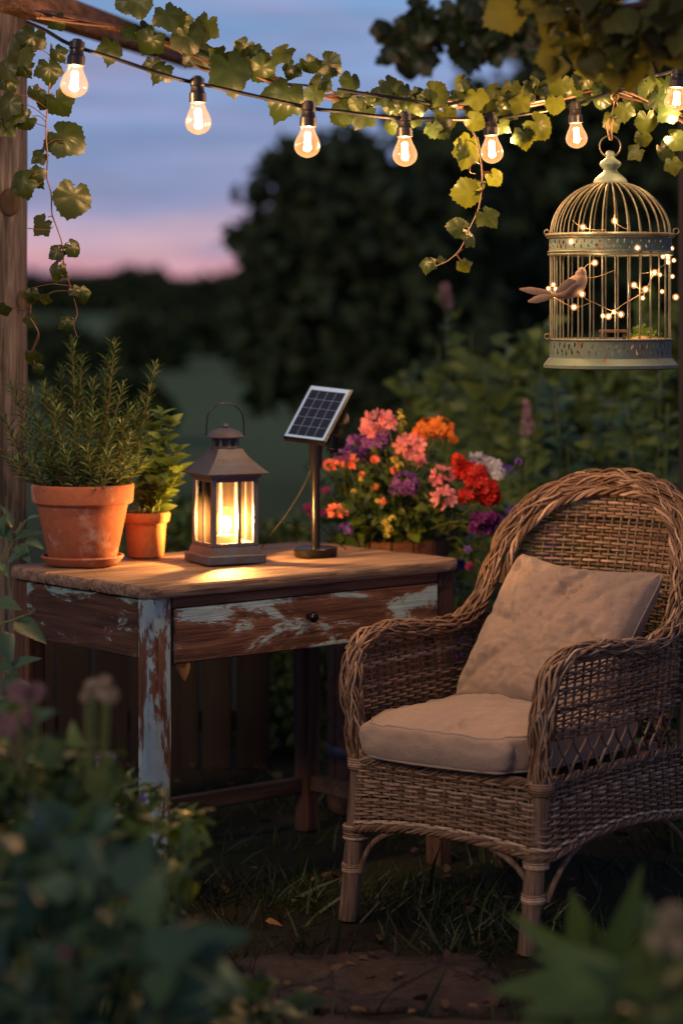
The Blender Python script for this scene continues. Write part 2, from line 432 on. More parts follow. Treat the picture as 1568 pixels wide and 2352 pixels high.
# table
PAINT = (.33,.48,.53)
WD, WL = (.075,.034,.022), (.19,.092,.058)
M['top'] = m_wood('weathered_tabletop', (.11,.075,.058), (.34,.24,.18), 0, .62, sc=1.0, bs=1.0)
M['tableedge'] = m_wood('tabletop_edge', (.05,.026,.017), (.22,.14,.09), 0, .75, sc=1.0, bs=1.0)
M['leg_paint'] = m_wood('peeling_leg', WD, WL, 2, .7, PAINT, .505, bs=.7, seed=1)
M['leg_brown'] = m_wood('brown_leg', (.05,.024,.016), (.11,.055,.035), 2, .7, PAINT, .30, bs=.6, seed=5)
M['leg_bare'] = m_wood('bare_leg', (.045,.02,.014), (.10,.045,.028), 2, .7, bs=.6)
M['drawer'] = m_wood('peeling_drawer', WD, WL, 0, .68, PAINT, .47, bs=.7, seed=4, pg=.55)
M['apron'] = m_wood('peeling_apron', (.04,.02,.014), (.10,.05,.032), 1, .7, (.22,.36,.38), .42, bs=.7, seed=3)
M['rail'] = m_wood('dark_rail', WD, WL, 0, .7, bs=.6)
M['stretcher'] = m_wood('stretcher', (.05,.028,.02), (.12,.07,.05), 0, .7, bs=.6)
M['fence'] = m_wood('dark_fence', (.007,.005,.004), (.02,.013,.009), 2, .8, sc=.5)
M['post'] = m_wood('weathered_post', (.045,.038,.036), (.20,.175,.165), 2, .85, sc=1.3, bs=1.0)
M['beam'] = m_wood('warm_beam', (.10,.05,.028), (.26,.14,.08), 1, .8, sc=1.0, bs=.9)
# lantern metal
def m_metal(name, base, rust):
    t = NT(name); v = t.obj(); n1 = t.noise(v, 22, 6, .7); n2 = t.noise(v, 120, 3)
    c = t.mix(t.ramp(n1, [(.4,(0,0,0)),(.68,(1,1,1))]), base, rust); c = t.mix(t.math('MULTIPLY', n2, .4), c, (.02,.015,.012))
    return t.done(t.bsdf(c, .55, .35, n1, .35, .003))
M['lantern'] = m_metal('aged_zinc', (.075,.10,.17), (.075,.06,.06))
t = NT('amber_glass')
tr = t.n('ShaderNodeBsdfTransparent'); tr.inputs[0].default_value = (1,.86,.62,1)
tl = t.n('ShaderNodeBsdfTranslucent'); tl.inputs[0].default_value = (1,.66,.36,1)
gl = t.n('ShaderNodeBsdfGlossy'); gl.inputs['Roughness'].default_value = .05
ng = t.noise(t.obj((60,60,9)), 1.5, 4, .6); fr = t.ramp(ng, [(.3,(.009,.009,.009)),(.75,(.017,.017,.017))])
a = t.n('ShaderNodeMixShader'); t.l(fr, a.inputs[0]); t.l(tr.outputs[0], a.inputs[1]); t.l(tl.outputs[0], a.inputs[2])
b = t.n('ShaderNodeMixShader'); fn = t.n('ShaderNodeFresnel'); t.l(fn.outputs[0], b.inputs[0]); t.l(a.outputs[0], b.inputs[1]); t.l(gl.outputs[0], b.inputs[2])
M['pane'] = t.done(b.outputs[0])
def m_emit(name, c, s):
    t = NT(name); q = t.n('ShaderNodeEmission'); q.inputs[0].default_value = c+(1,); q.inputs[1].default_value = s
    tp = t.n('ShaderNodeBsdfTransparent'); ad = t.n('ShaderNodeAddShader'); t.l(q.outputs[0], ad.inputs[0]); t.l(tp.outputs[0], ad.inputs[1]); return t.done(ad.outputs[0])
M['flame'] = m_emit('lamp_glow', (1,.62,.28), 14)
M['halo'] = m_emit('flame_halo', (1,.55,.22), .5)
M['filament'] = m_emit('filament_glow', (1,.58,.24), 9)
M['led'] = m_emit('led_glow', (1,.60,.26), 14)
M['led_halo'] = m_emit('halo_shell', (1,.36,.08), .42)  # orange halo of each tiny light, painted as emission
t = NT('bulb_glass')
tr = t.n('ShaderNodeBsdfTransparent'); tr.inputs[0].default_value = (1,.93,.84,1)
gl = t.n('ShaderNodeBsdfGlossy'); gl.inputs['Roughness'].default_value = .03
fn = t.n('ShaderNodeLayerWeight'); fn.inputs[0].default_value = .35
b = t.n('ShaderNodeMixShader'); t.l(fn.outputs['Facing'], b.inputs[0])
em = t.n('ShaderNodeEmission'); em.inputs[0].default_value = (1,.50,.2,1); em.inputs[1].default_value = .55
ad = t.n('ShaderNodeAddShader'); t.l(gl.outputs[0], ad.inputs[0]); t.l(em.outputs[0], ad.inputs[1])
t.l(tr.outputs[0], b.inputs[1]); t.l(ad.outputs[0], b.inputs[2])
em2 = t.n('ShaderNodeEmission'); em2.inputs[0].default_value = (1,.42,.13,1); em2.inputs[1].default_value = .42  # glass itself emits, painting the warm halo around the filament
ad2 = t.n('ShaderNodeAddShader'); t.l(b.outputs[0], ad2.inputs[0]); t.l(em2.outputs[0], ad2.inputs[1])
M['bulb'] = t.done(ad2.outputs[0])
M['cage'] = m_metal('cream_painted_wire', (.19,.21,.145), (.12,.08,.05))
def m_agedpaint(name):
    t = NT(name); v = t.obj(); n1 = t.noise(v, 30, 6, .7); n2 = t.noise(v, 9, 4)
    c = t.mix(n2, (.06,.115,.10), (.145,.18,.14)); c = t.mix(t.ramp(n1, [(.56,(0,0,0)),(.64,(1,1,1))]), c, (.13,.06,.03))
    return t.done(t.bsdf(c, .6, .1, n1, .4, .003))
M['cageband'] = m_agedpaint('aged_teal_paint')
M['bird'] = m_plain('bird_felt', (.22,.15,.11), .9, 0, .3, 140, .6, .002)
M['jute'] = m_plain('jute', (.30,.19,.09), .9, 0, .4, 120, .6, .002)
t = NT('solar_cell'); M['cell'] = t.done(t.bsdf((.008,.014,.036), .35, .0, None, spec=.25))
M['cellline'] = m_plain('sky_tinted_silver', (.22,.40,.80), .4, .0, .05)  # silver lines, with the sky's reflected blue put into their colour
# wicker
t = NT('wicker'); v = t.obj((1,1,1)); n1 = t.noise(v, 9, 4); n2 = t.noise(v, 130, 4, .6)
c = t.ramp(t.math('ADD', t.math('MULTIPLY', t.tint(), .6), t.math('MULTIPLY', n2, .5)), [(.15,(.045,.022,.012)),(.40,(.13,.075,.047)),(.68,(.26,.17,.118)),(.92,(.50,.38,.29))])
c = t.mix(t.ramp(n1, [(.5,(0,0,0)),(.7,(.5,.5,.5))]), c, (.12,.085,.07))
M['wicker'] = t.done(t.bsdf(c, .6, 0, n2, .4, .002, .35))
M['cane'] = m_wood('cane_pole', (.10,.06,.045), (.26,.17,.12), 2, .6, sc=1.4, bs=.6)
t = NT('linen'); v = t.obj((1,1,1)); n1 = t.noise(v, 5, 4); 
wv = t.n('ShaderNodeTexWave'); wv.inputs['Scale'].default_value = 260; wv.inputs['Distortion'].default_value = 1.5; t.l(v, wv.inputs[0])
n3 = t.noise(v, 320, 2); n4 = t.noise(v, 16, 4, .6)
c = t.mix(n1, (.25,.185,.15), (.36,.28,.23)); c = t.mix(t.math('MULTIPLY', n3, .3), c, (.25,.2,.17))
st1 = t.noise(t.obj((40,40,420)), 1.0, 3); st2 = t.noise(t.obj((420,40,40)), 1.0, 3); mot = t.noise(v, 11, 6, .7)
c = t.mix(t.ramp(t.math('ADD', t.math('MULTIPLY', st1, .5), t.math('MULTIPLY', st2, .5)), [(.38,(.55,.55,.55)),(.62,(0,0,0))]), c, (.22,.165,.135))
c = t.mix(t.ramp(mot, [(.52,(0,0,0)),(.78,(.28,.28,.28))]), c, (.20,.15,.12))
h = t.math('ADD', t.math('MULTIPLY', n3, .25), t.math('MULTIPLY', n4, 1.6))
M['linen'] = t.done(t.bsdf(c, .9, 0, h, .45, .008, .15, Sheen_Weight=.2))
M['piping'] = m_plain('linen_piping', (.30,.24,.20), .9, 0, .2, 100)
# ground
t = NT('garden_soil'); v = t.obj(); n1 = t.noise(v, 1.1, 6, .6); n2 = t.noise(v, 24, 6, .7)
sp = t.n('ShaderNodeSeparateXYZ'); t.l(v, sp.inputs[0])
near = t.mix(n2, (.006,.005,.004), (.028,.022,.014)); near = t.mix(t.ramp(n1,[(.4,(0,0,0)),(.65,(1,1,1))]), near, (.010,.018,.007))
far = t.mix(t.noise(v, .06, 4), (.065,.12,.055), (.12,.18,.08))
fm = t.n('ShaderNodeMapRange'); fm.inputs[1].default_value = 9; fm.inputs[2].default_value = 20; t.l(sp.outputs[1], fm.inputs[0])
c = t.mix(fm.outputs[0], near, far)
M['ground'] = t.done(t.bsdf(c, .95, 0, n2, .8, .02, .2))
t = NT('flagstone'); v = t.obj(); n1 = t.noise(v, 9, 8, .75, .6); n2 = t.noise(v, 60, 6, .75)
vo = t.n('ShaderNodeTexVoronoi'); vo.feature = 'DISTANCE_TO_EDGE'; vo.inputs['Scale'].default_value = 5.5; t.l(t.mix(.12, v, n1), vo.inputs[0])
ck = t.ramp(vo.outputs[0], [(0.0,(1,1,1)),(.022,(0,0,0))])
c = t.ramp(n1, [(.32,(.012,.009,.008)),(.5,(.05,.030,.025)),(.68,(.105,.066,.052))]); c = t.mix(t.ramp(n2,[(.48,(0,0,0)),(.66,(.8,.8,.8))]), c, (.016,.018,.010)); c = t.mix(ck, c, (.006,.005,.004))
M['stone'] = t.done(t.bsdf(c, .62, 0, t.math('SUBTRACT', t.math('ADD', t.math('MULTIPLY', n1, 2), n2), ck), 1.0, .015, .4))
M['grass'] = m_leaf('grass_blade', (.010,.020,.006), (.036,.052,.015), .25, .5)
M['debris'] = m_leaf('leaf_litter', (.03,.018,.01), (.13,.08,.04), .1, .7)
M['dryleaf'] = m_leaf('dry_leaf', (.25,.11,.04), (.42,.2,.07), .35, .6)

def lamp(name, loc, power, col, r, parent=None):
    ld = bpy.data.lights.new(name, 'POINT'); ld.energy = power; ld.color = col; ld.shadow_soft_size = r
    o = bpy.data.objects.new(name, ld); COL.objects.link(o)
    o.location = Vector(loc) - (OFF[parent.name] if parent is not None else Vector((0,0,0)))
    if parent is not None: o.parent = parent
    return o
WARM = (1,.56,.24)
# ------------------------------------------------------------------ the setting
def ground():
    ys = np.concatenate((np.linspace(1.0, 9, 90), np.geomspace(9.3, 900, 40)))
    xs = np.concatenate((-np.geomspace(600, 4.2, 26), np.linspace(-4, 4, 90), np.geomspace(4.2, 600, 26)))
    v = []; f = []
    for y in ys:
        for x in xs:
            h = .014*mnoise.noise(Vector((x*3, y*3, 0))) + .006*mnoise.noise(Vector((x*14, y*14, 3)))
            if y > 12: h = .25*mnoise.noise(Vector((x*.03, y*.03, 0)))*min(1, (y-12)/20)
            v.append((x, y, h-.004))
    n = len(xs)
    for i in range(len(ys)-1):
        for j in range(n-1): f.append((i*n+j, i*n+j+1, (i+1)*n+j+1, (i+1)*n+j))
    mb = MB(); mb.add(v, f, .5)
    tag(mb.build('ground', M['ground']), kind='structure')
ground()
def flagstone(cx, cy, rx, ry, seed, label):
    rd = random.Random(seed); n = 44; o = []
    for i in range(n):
        a = 2*math.pi*i/n; k = 1/max(abs(math.cos(a)), abs(math.sin(a)))**.75 * (1+rd.uniform(-.09,.09))
        o.append((cx+rx*k*math.cos(a), cy+ry*k*math.sin(a)))
    v = []; f = []
    rings = [(0,.009),(.3,.009),(.55,.010),(.75,.009),(.9,.008),(.97,.005),(1,-.003),(1,-.03)]
    v.append((cx, cy, .03))
    for s_, z in rings[1:]:
        for x, y in o:
            xx, yy = cx+(x-cx)*s_, cy+(y-cy)*s_
            v.append((xx, yy, z+.010*mnoise.noise(Vector((xx*9, yy*9, seed)))+.006*mnoise.noise(Vector((xx*33, yy*33, seed)))))
    for i in range(n): f.append((0, 1+i, 1+(i+1)%n))
    for r_ in range(len(rings)-2):
        for i in range(n):
            j = (i+1)%n; b = 1+r_*n; f.append((b+i, b+n+i, b+n+j, b+j))
    mb = MB(); mb.add(v, f, .5)
    solo(mb, 'flagstone', M['stone'], label, 'flagstone', (cx, cy, 0), group='flagstones of the garden path')
flagstone(.05, 4.90, .27, .21, 1, 'rust brown flagstone just in front of the grass beneath the chair')
flagstone(.18, 4.45, .30, .19, 2, 'dark flagstone cut by the bottom edge, in front of the rust brown one')
flagstone(-.42, 4.55, .24, .2, 3, 'dark flagstone mostly hidden under the blurred bush at lower left')

def grass():
    mb = MB(); n = 9000
    blade = (np.array([(-.035,0,0),(.035,0,0),(-.025,.5,-.06),(.025,.5,-.06),(0,1,-.3)]), [(0,1,3,2),(2,3,4)])
    p = []
    while len(p) < n:
        x = random.uniform(-1.3, 1.7); y = random.uniform(4.55, 6.9)
        d = 1 if y < 5.75 else .35
        if abs(x-.06) < .24 and abs(y-4.90) < .165: continue
        if abs(x-.18) < .27 and abs(y-4.45) < .16: continue
        if random.random() > d*(.12+1.7*max(0, mnoise.noise(Vector((x*2.3, y*3.1, 7)))+.25)): continue
        p.append((x, y, -.005))
    T = unit(n, .2); T[:,2] += .35
    S = RNG.uniform(.02, .085, n)*np.where(RNG.random(n) < .05, 1.7, 1)
    mb.scatter(blade, p, T, unit(n, -.3), S)
    tag(mb.build('grass', M['grass']), kind='stuff')
    mb = MB(); n = 500
    p = np.stack((RNG.uniform(-1.2,1.6,n), RNG.uniform(4.6,7.2,n), RNG.uniform(.008,.02,n)),1)
    mb.scatter(SCRAP, p, unit(n)*(1,1,.15), jit((0,0,1), n, .35), RNG.uniform(.01,.035,n))
    tag(mb.build('leaf_litter', M['debris']), kind='stuff')
grass()
mb = MB(); mb.scatter(OVAL, [P(1,1,1)*0+Vector((-.165,5.25,.035))], [(1,.2,-.15)], [(0,-.5,1)], .042)
solo(mb, 'fallen_leaf', M['dryleaf'], 'small orange fallen leaf on the dark soil left of the chair', 'leaf', (-.165,5.25,.03))

# ------------------------------------------------------------------ trees and shrubs behind
def crown_pts(blobs, n, shell=.55):
    w = np.array([b[3]*b[4]*b[5] for b in blobs])**.67; k = RNG.multinomial(n, w/w.sum()); out = []
    for b, m in zip(blobs, k):
        u = unit(m); r = RNG.uniform(shell, 1, m)[:,None]
        r = r*(1+np.abs(RNG.normal(0,.16,(m,1))))
        ns = max(3, m//60); su = unit(ns); sr = RNG.uniform(1.0,1.38,(ns,1)); pick = RNG.random(m) < .3; k_ = RNG.integers(0, ns, m)   # loose sprays beyond the crown
        u = np.where(pick[:,None], su[k_]+RNG.normal(0,.09,(m,3)), u); r = np.where(pick[:,None], sr[k_]*RNG.uniform(.7,1.05,(m,1)), r)
        out.append(np.array(b[:3]) + u*r*np.array(b[3:6])*(1+.16*np.sin(u[:,0:1]*9+b[0]*7)*np.cos(u[:,2:3]*8)))
    return np.concatenate(out)
def tree(name, label, cat, base, blobs, n, size, mat, trunk=.12, limbs=True, group=None, tmpl=SCRAP, shell=.45):
    r = thing(name, base, label, cat, group)
    mb = MB(); top = np.mean([b[:3] for b in blobs], axis=0)
    b0 = np.array(base); mid = (b0+top)/2+(.05,0,0)
    if trunk:
        mb.tube(spline([b0-(0,0,.05), mid, top], 6), np.linspace(trunk, trunk*.45, 13), 9)
        if limbs:
            for b in blobs:
                q = np.array(b[:3]); s_ = b0+(top-b0)*random.uniform(.35,.75)
                mb.tube(spline([s_, (s_+q)/2+(0,0,.06*abs(q[2]-s_[2])), q+(0,0,b[5]*.5)], 5), np.linspace(trunk*.5, trunk*.1, 11), 6)
        mb.build('trunk', M['bark'], r)
    mb = MB(); p = crown_pts(blobs, n, shell)
    p = p[p[:,2] > .02]; m = len(p)
    T = unit(m); T[:,2] -= .3
    mb.scatter(tmpl, p, T, unit(m, -.2), RNG.uniform(.6, 1.3, m)*size)
    mb.build('crown', M[mat], r)
    return r
def B(x, y, D, rx, rz=None, ry=None):     # crown lobe centred where the photo shows it, radii in photo units
    c = P(x, y, D); k = D/F; rz = rz or rx
    return (c.x, c.y, c.z, rx*k, (ry or rx)*k, rz*k)
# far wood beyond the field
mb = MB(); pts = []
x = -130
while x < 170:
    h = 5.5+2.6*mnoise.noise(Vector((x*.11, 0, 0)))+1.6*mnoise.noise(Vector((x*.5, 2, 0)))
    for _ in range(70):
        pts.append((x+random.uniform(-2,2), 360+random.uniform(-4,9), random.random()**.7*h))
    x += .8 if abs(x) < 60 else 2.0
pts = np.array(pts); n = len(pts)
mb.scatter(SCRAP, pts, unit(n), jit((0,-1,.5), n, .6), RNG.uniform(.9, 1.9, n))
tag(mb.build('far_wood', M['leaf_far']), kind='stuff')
# hedge line in the field
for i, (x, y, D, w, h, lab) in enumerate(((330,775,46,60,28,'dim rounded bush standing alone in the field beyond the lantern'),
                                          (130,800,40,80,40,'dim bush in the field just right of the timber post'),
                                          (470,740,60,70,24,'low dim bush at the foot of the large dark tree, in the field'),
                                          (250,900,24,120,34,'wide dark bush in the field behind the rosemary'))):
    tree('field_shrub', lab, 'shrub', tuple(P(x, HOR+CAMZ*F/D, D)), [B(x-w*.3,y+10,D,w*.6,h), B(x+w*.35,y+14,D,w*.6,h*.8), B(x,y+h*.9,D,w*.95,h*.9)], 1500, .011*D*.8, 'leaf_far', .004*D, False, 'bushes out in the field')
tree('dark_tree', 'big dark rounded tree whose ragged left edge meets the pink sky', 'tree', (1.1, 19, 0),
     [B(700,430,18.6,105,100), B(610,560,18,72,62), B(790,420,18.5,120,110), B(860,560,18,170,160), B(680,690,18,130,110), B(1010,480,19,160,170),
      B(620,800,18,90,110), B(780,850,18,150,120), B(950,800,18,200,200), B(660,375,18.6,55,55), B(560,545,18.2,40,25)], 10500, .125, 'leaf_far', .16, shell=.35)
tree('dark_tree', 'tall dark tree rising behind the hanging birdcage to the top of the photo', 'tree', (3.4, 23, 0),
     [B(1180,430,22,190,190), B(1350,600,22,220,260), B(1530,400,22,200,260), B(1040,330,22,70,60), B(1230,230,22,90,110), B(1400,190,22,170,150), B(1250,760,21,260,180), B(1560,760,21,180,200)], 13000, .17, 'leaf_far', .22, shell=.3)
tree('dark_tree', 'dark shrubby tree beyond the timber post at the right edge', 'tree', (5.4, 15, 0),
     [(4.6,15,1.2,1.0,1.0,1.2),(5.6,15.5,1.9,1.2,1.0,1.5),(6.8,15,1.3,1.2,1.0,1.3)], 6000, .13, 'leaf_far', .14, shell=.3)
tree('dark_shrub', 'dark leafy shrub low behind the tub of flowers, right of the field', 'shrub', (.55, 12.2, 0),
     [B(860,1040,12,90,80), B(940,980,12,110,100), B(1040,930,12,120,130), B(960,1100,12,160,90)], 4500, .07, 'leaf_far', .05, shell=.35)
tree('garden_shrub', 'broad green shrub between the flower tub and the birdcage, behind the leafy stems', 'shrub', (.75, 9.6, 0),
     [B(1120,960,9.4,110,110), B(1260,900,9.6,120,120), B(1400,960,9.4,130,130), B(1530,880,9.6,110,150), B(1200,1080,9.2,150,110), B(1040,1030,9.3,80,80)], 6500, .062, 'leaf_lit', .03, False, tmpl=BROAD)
tree('garden_shrub', 'green shrub seen under the table top between table leg and chair', 'shrub', (.0, 7.6, 0),
     [B(700,1560,7.6,110,130), B(800,1480,7.9,110,120), B(650,1700,7.4,90,110), B(760,1760,7.4,90,90), B(1000,1400,7.8,110,100)], 3400, .045, 'leaf_mid', .012, False, tmpl=BROAD)
tree('garden_shrub', 'low dim green shrub between lantern and small clay pot, behind the table', 'shrub', (-.62, 8.3, 0),
     [B(440,1210,8.2,90,60), B(330,1260,8.2,80,80), B(560,1290,8.4,110,60), B(660,1240,8.6,60,50)], 2000, .04, 'leaf_mid', .012, False, tmpl=BROAD)
# tall leafy plants with upright stems, right of centre
def tallplant(name, label, cat, x, ytop, D, spread, nst, leaf, mat, lsz, seed, flower=None, zb=0, fr=.012, ybot=None, n=34, group=None, lean=0, sm='stem_green', tm=None):
    rd = random.Random(seed)
    c = P(x, ytop, D); base = (c.x, D, zb)
    r = thing(name, base, label, cat, group); st = MB(); lv = MB(); fl = MB()
    for i in range(nst):
        tx = c.x + rd.uniform(-1,1)*spread*D/F + lean; tz = zb+(c.z-zb)*(1 if i == 0 else rd.uniform(.62, .98))
        yy = D+rd.uniform(-1,1)*spread*D/F*.8
        pth = spline([(c.x+(tx-c.x)*.25, (D+yy)/2, zb-.01), (c.x+(tx-c.x)*.45, yy, zb+(tz-zb)*.5), (tx, yy, tz)], 10)
        st.tube(pth, np.linspace(.005, .0018, len(pth)), 5)
        ts = np.array([rd.uniform(.2, 1)**.8 for _ in range(n)]); q = along(pth, ts)
        az = np.arange(n)*2.4+rd.random(); T = np.stack((np.cos(az), np.sin(az), np.full(n,.35)),1)
        ln = np.array([rd.uniform(.6,1.15) for _ in range(n)])*lsz*(1.15-.5*ts)
        lv.scatter(leaf, q+T*.01, T, jit((0,-.9,.6), n, .5), ln)
        if flower:
            if flower[1] == 'spike' and i > 0: continue
            if flower[1] == 'spike':
                m = 26; u = np.linspace(0, 1, m); a2 = u*40
                pp = np.stack((tx+.012*(1.3-u)*np.cos(a2), yy+.012*(1.3-u)*np.sin(a2), tz+u*flower[2]),1)
                fl.scatter(FLORET, pp, jit((1,0,.5), m, .8), jit((0,-.6,.5), m, .6), RNG.uniform(.7,1.2,m)*fr)
            else:
                m = 16; u = unit(m, -.1); fl.scatter(FLORET, np.array((tx,yy,tz))+u*flower[2], np.cross(u, unit(m)), u, fr)
    st.build('stem', M[sm], r); lv.build('foliage', M[mat], r)
    if flower: fl.build('flower_head', M[flower[0]], r)
    return r
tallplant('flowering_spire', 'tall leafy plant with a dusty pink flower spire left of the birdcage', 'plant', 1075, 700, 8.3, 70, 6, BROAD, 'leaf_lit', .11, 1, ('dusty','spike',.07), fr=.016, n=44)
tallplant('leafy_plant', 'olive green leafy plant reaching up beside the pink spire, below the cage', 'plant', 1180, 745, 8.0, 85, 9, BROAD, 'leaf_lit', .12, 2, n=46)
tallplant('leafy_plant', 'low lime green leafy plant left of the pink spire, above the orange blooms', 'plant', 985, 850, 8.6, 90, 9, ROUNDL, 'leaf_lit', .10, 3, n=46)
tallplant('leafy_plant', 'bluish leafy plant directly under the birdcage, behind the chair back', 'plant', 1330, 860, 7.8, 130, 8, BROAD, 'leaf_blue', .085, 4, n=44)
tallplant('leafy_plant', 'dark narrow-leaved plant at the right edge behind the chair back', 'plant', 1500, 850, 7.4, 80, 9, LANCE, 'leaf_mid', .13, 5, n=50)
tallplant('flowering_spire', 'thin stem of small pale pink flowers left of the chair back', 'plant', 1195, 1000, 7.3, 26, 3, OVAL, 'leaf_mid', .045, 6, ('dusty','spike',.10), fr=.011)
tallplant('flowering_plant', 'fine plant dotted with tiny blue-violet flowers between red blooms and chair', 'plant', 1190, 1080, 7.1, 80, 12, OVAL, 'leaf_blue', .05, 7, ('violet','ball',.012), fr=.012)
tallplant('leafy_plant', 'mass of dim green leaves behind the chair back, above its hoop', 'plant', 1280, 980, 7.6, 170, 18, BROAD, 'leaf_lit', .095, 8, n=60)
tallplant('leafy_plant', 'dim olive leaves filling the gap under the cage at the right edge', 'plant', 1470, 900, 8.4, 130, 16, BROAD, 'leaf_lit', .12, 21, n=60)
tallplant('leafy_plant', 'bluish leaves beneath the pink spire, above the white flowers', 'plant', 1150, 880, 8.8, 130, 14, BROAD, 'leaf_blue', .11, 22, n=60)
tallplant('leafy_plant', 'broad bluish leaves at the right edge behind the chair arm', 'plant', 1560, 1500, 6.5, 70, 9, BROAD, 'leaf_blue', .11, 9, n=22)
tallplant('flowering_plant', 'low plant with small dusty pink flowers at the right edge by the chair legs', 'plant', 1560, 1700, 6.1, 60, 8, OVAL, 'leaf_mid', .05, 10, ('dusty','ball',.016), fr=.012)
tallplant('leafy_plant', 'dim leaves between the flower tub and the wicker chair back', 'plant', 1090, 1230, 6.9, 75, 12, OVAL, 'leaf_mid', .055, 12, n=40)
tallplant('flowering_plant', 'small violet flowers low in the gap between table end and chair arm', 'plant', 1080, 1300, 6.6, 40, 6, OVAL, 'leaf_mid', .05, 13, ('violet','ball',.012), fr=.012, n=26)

# fence behind the table
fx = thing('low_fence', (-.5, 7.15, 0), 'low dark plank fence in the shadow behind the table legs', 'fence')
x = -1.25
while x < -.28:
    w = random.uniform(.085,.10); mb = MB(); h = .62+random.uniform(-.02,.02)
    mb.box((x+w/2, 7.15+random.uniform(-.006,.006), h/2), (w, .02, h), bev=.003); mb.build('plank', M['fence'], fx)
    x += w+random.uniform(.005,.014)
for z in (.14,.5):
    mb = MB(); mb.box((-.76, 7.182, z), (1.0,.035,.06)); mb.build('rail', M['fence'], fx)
# ------------------------------------------------------------------ the timber structure
def post(name, label, cx, D, w, h, mat, knots=()):
    r = thing(name, (cx, D, 0), label, 'post')
    v = []; f = []; m = 60; prof = []
    for i in range(m):
        z = h*i/(m-1)-.02
        for k in range(24):
            a = 2*math.pi*k/24; q = 1/max(abs(math.cos(a)), abs(math.sin(a)))**.86
            rr_ = w/2*q*(1+.035*mnoise.noise(Vector((math.cos(a)*2.5, math.sin(a)*2.5, z*2.2)))+.02*mnoise.noise(Vector((math.cos(a)*9, math.sin(a)*9, z*1.2))))
            v.append((cx+rr_*math.cos(a), D+rr_*math.sin(a), z))
    for i in range(m-1):
        for k in range(24):
            k2 = (k+1)%24; f.append((i*24+k, i*24+k2, (i+1)*24+k2, (i+1)*24+k))
    f.append(tuple((m-1)*24+k for k in range(24)))
    mb = MB(); mb.add(v, f, .5); mb.build('timber', M[mat], r)
    for (kx, ky, kr) in knots:
        q = P(kx, ky, D-w/2); mb = MB()
        mb.lathe([(kr*1.5,-.002),(kr*1.3,.0022),(kr*.9,.0026),(kr*.6,.0003),(0.0005,-.001)], (0,0,0), 18, cap=False, sy=1.4)
        Rm = np.array(Matrix.Rotation(R(90), 3, 'X')); mb.v = [a @ Rm.T + np.array((q.x, D-w/2-.002, q.z)) for a in mb.v]
        mb.build('knot', M['bark'], r)
    return r
pp = P(62, 800, 6.1)
post('pergola_post', 'weathered grey-brown timber post at the left edge behind the herb pots', pp.x-.085, 6.1, .16, 2.25, 'post', ((22,465,.017),(57,690,.013)))
pq = P(1557, 800, 6.9)
post('pergola_post', 'dim brown timber post at the right edge behind the birdcage', pq.x+.06, 6.9, .11, 2.1, 'bark')
r = thing('pergola_beam', P(60,20,5.9), 'warm brown timber beam slanting away at top left under the vine', 'beam')
a, b = P(20,-12,5.75), P(440,132,8.6); d = (b-a).normalized(); sd = d.cross(Vector((0,0,1))).normalized(); up = sd.cross(d)
Mx = Matrix((sd, d, up)).transposed(); mb = MB(); mb.box((a+b)/2, (.07, (b-a).length, .075), Mx, .006); mb.build('timber', M['beam'], r)

# ------------------------------------------------------------------ the table (own frame: x along the drawer side, y along the short side, origin below the near corner)
TA = math.atan2(.644, .7654); TN = Vector((-.422, 5.33, 0))
TL, TW, TH = .945, .60, .75
def tw(x, y, z=0): c, s_ = math.cos(TA), math.sin(TA); return Vector((TN.x+x*c-y*s_, TN.y+x*s_+y*c, z))
tab = thing('rustic_table', TN, 'old wooden table with peeling pale blue paint, carrying pots and lantern', 'table', rz=TA)
